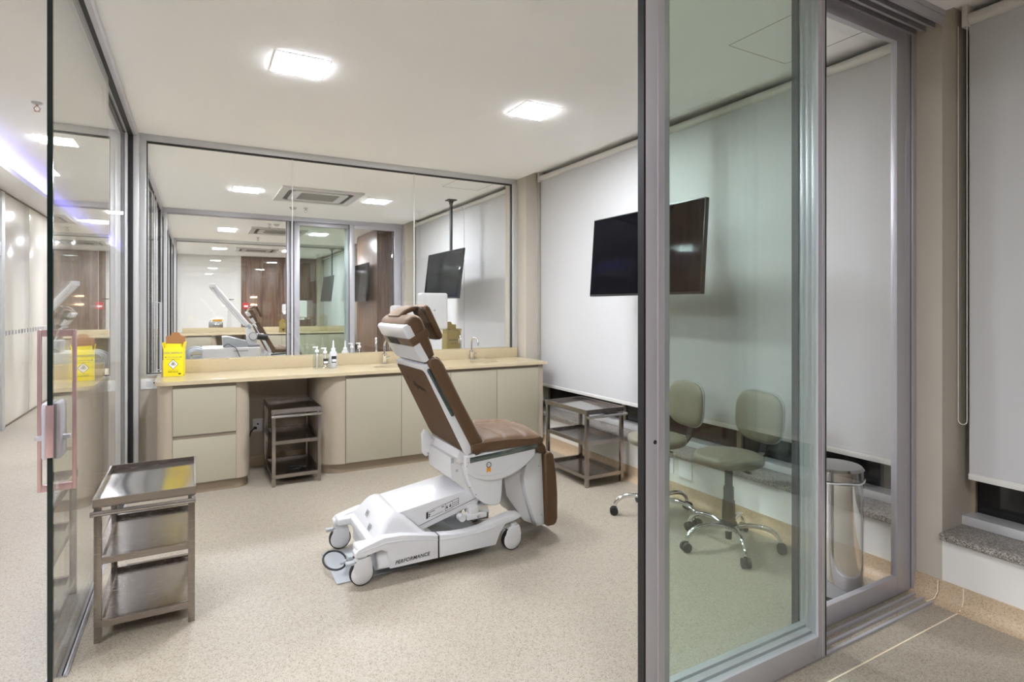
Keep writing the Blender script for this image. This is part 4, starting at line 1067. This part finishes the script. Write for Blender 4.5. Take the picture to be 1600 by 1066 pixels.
# ================================================================== BIN
t = thing('pedal_bin', 'cylindrical polished steel bin behind the fixed glass panel', 'bin', (2.745, 1.675, 0))
o = (2.745, 1.675, 0); r = .124
obj('body', MB().lathe([(0, .012), (r, .012), (r, .555), (r - .004, .558), (0, .558)], o, 48), 'chrome', t)
obj('base_ring', MB().lathe([(0, 0), (r + .002, 0), (r + .002, .018), (r - .01, .02), (0, .02)], o, 48), 'black', t)
obj('lid', MB().lathe([(r + .003, .570), (r + .003, .612), (r - .006, .624), (r - .012, .625), (r - .03, .628), (0, .630)], o, 48), 'steelp', t)
obj('bin_liner', MB().tube([(o[0] + (r + .003) * math.cos(u), o[1] + (r + .003) * math.sin(u), .562 + .003 * math.sin(5 * u)) for u in [2 * PI * i / 40 for i in range(40)]], .004, 6, closed=True), 'milky', t)
c = MB(); n = 24; va = []
for k in range(n + 1):
    a = -PI * .98 + PI * .98 * k / n + .2 - .35; zz = .03 + .11 * math.sin(PI * k / n) * 0
    u = (k / n - .5) * 2; top = .05 + .09 * u * u
    va.append([c.b.verts.new((o[0] + (r + .0015) * math.cos(a), o[1] + (r + .0015) * math.sin(a), z)) for z in (.018, top)])
for p, q in zip(va, va[1:]): c._mark([c.b.faces.new((p[0], q[0], q[1], p[1]))])
obj('pedal_cover', c, 'gplas', t)

# ================================================================== SECOND ROOM EQUIPMENT
t = thing('equipment_cart', 'pale equipment cart with a long raised white arm in the second room', 'cart', (.34, 7.05, 0))
obj('cabinet', MB().box(.06, .62, 6.82, 7.28, .06, .955, .015, 3), 'wplas2', t)
obj('slot', MB().box(.36, .50, 6.817, 6.822, .915, .922), 'print', t)
for x in (.11, .57):
    for y in (6.87, 7.23):
        obj('wheel', MB().cyl((x - .015, y, .03), (x + .015, y, .03), .03, n=16).box(x - .012, x + .012, y - .01, y + .01, .03, .07), 'black', t)
obj('control_unit', MB().prism([(.26, .955), (.50, .955), (.49, 1.02), (.30, 1.075), (.25, 1.07)], 6.86, 7.10, 'y', r=.006), 'gplas', t)
obj('tray_base', MB().box(.50, .62, 6.84, 7.10, .955, .978, .004), 'print', t)
a_ = obj('arm_bracket', MB().prism([(.50, .975), (.57, .975), (.60, 1.03), (.585, 1.10), (.55, 1.16), (.50, 1.19), (.48, 1.15), (.49, 1.06)], 6.93, 7.02, 'y', r=.008), 'wplas', t)
obj('joint', MB().cyl((.555, 6.90, 1.07), (.555, 6.93, 1.07), .042, n=28).cyl((.555, 6.93, 1.07), (.66, 7.0, 1.06), .035, n=20), 'wplas', a_)
obj('joint_ring', MB().tube([(.555 + .042 * math.cos(u), 6.899, 1.07 + .042 * math.sin(u)) for u in [2 * PI * i / 28 for i in range(28)]], .004, 6, closed=True), 'print', a_)
obj('knob', MB().cyl((.60, 6.93, 1.065), (.70, 6.95, 1.05), .034, n=20), 'black', a_)
arm = obj('arm', MB().tube([(.52, 6.96, 1.17), (.165, 6.96, 1.625)], .026, 14).tube([(.47, 6.95, 1.19), (.14, 6.95, 1.60)], .013, 10).box(.12, .19, 6.93, 6.99, 1.60, 1.65, .012), 'wplas', t)
obj('arm_collar', MB().cyl((.50, 6.96, 1.195), (.53, 6.96, 1.155), .034, n=20), 'gplas', arm)
obj('cable', MB().tube([(.26, 6.86, .97), (.30, 6.80, 1.00), (.38, 6.79, .95), (.42, 6.80, .85), (.44, 6.81, .5)], .004, 8), 'black', t)
g = MB(); random.seed(5)
for k in range(7):
    cx, cz, rr_ = -.01 + .02 * random.random(), .86 + .02 * random.random(), .055 + .012 * k * .6
    g.tube([(cx + rr_ * 1.1 * math.cos(u), 6.95 + .02 * k, cz + rr_ * math.sin(u)) for u in [2 * PI * i / 22 for i in range(22)]], .007, 7, closed=True)
g.box(-.03, .062, 6.98, 7.03, .84, .87)
obj('hose_coil', g, 'gplas', t)

# items beyond the far glass screen
counter(13.5, -1, 'in the last room', sinks=False)
t = thing('steriliser', 'small steel steriliser box with amber cylinder in the last room', 'steriliser', (.38, 14.0, .85))
obj('body', MB().box(.24, .52, 13.9, 14.1, .851, 1.06, .02), 'steelp', t)
obj('cylinder', MB().cyl((.32, 13.95, 1.10), (.50, 13.95, 1.10), .03, n=20), 'amber', t)
obj('frame', MB().tube([(.25, 13.92, 1.05), (.30, 13.92, 1.13), (.52, 13.92, 1.13)], .008, 8), 'steel', t)
t = thing('instrument_stand', 'white stand with a black disc on a thin rod in the last room', 'stand', (.66, 14.0, .85))
obj('column', MB().prism([(.56, .851), (.74, .851), (.70, .90), (.69, 1.30), (.62, 1.33), (.59, .95)], 13.95, 14.05, 'y', r=.01), 'wplas', t)
obj('rod', MB().cyl((.66, 14.0, 1.30), (.66, 14.0, 1.55), .006, n=8), 'gplas', t)
obj('disc', MB().cyl((.66, 14.0, 1.545), (.66, 14.0, 1.56), .08, n=24), 'black', t)
t = thing('fire_call_point', 'small red fire call point on the walnut end wall', 'call point', (1.22, 17.47, 1.42))
obj('housing', MB().box(1.14, 1.30, 17.44, 17.468, 1.33, 1.51, .008), 'red', t)
obj('face_plate', MB().box(1.17, 1.27, 17.436, 17.441, 1.38, 1.43), 'paper', t)
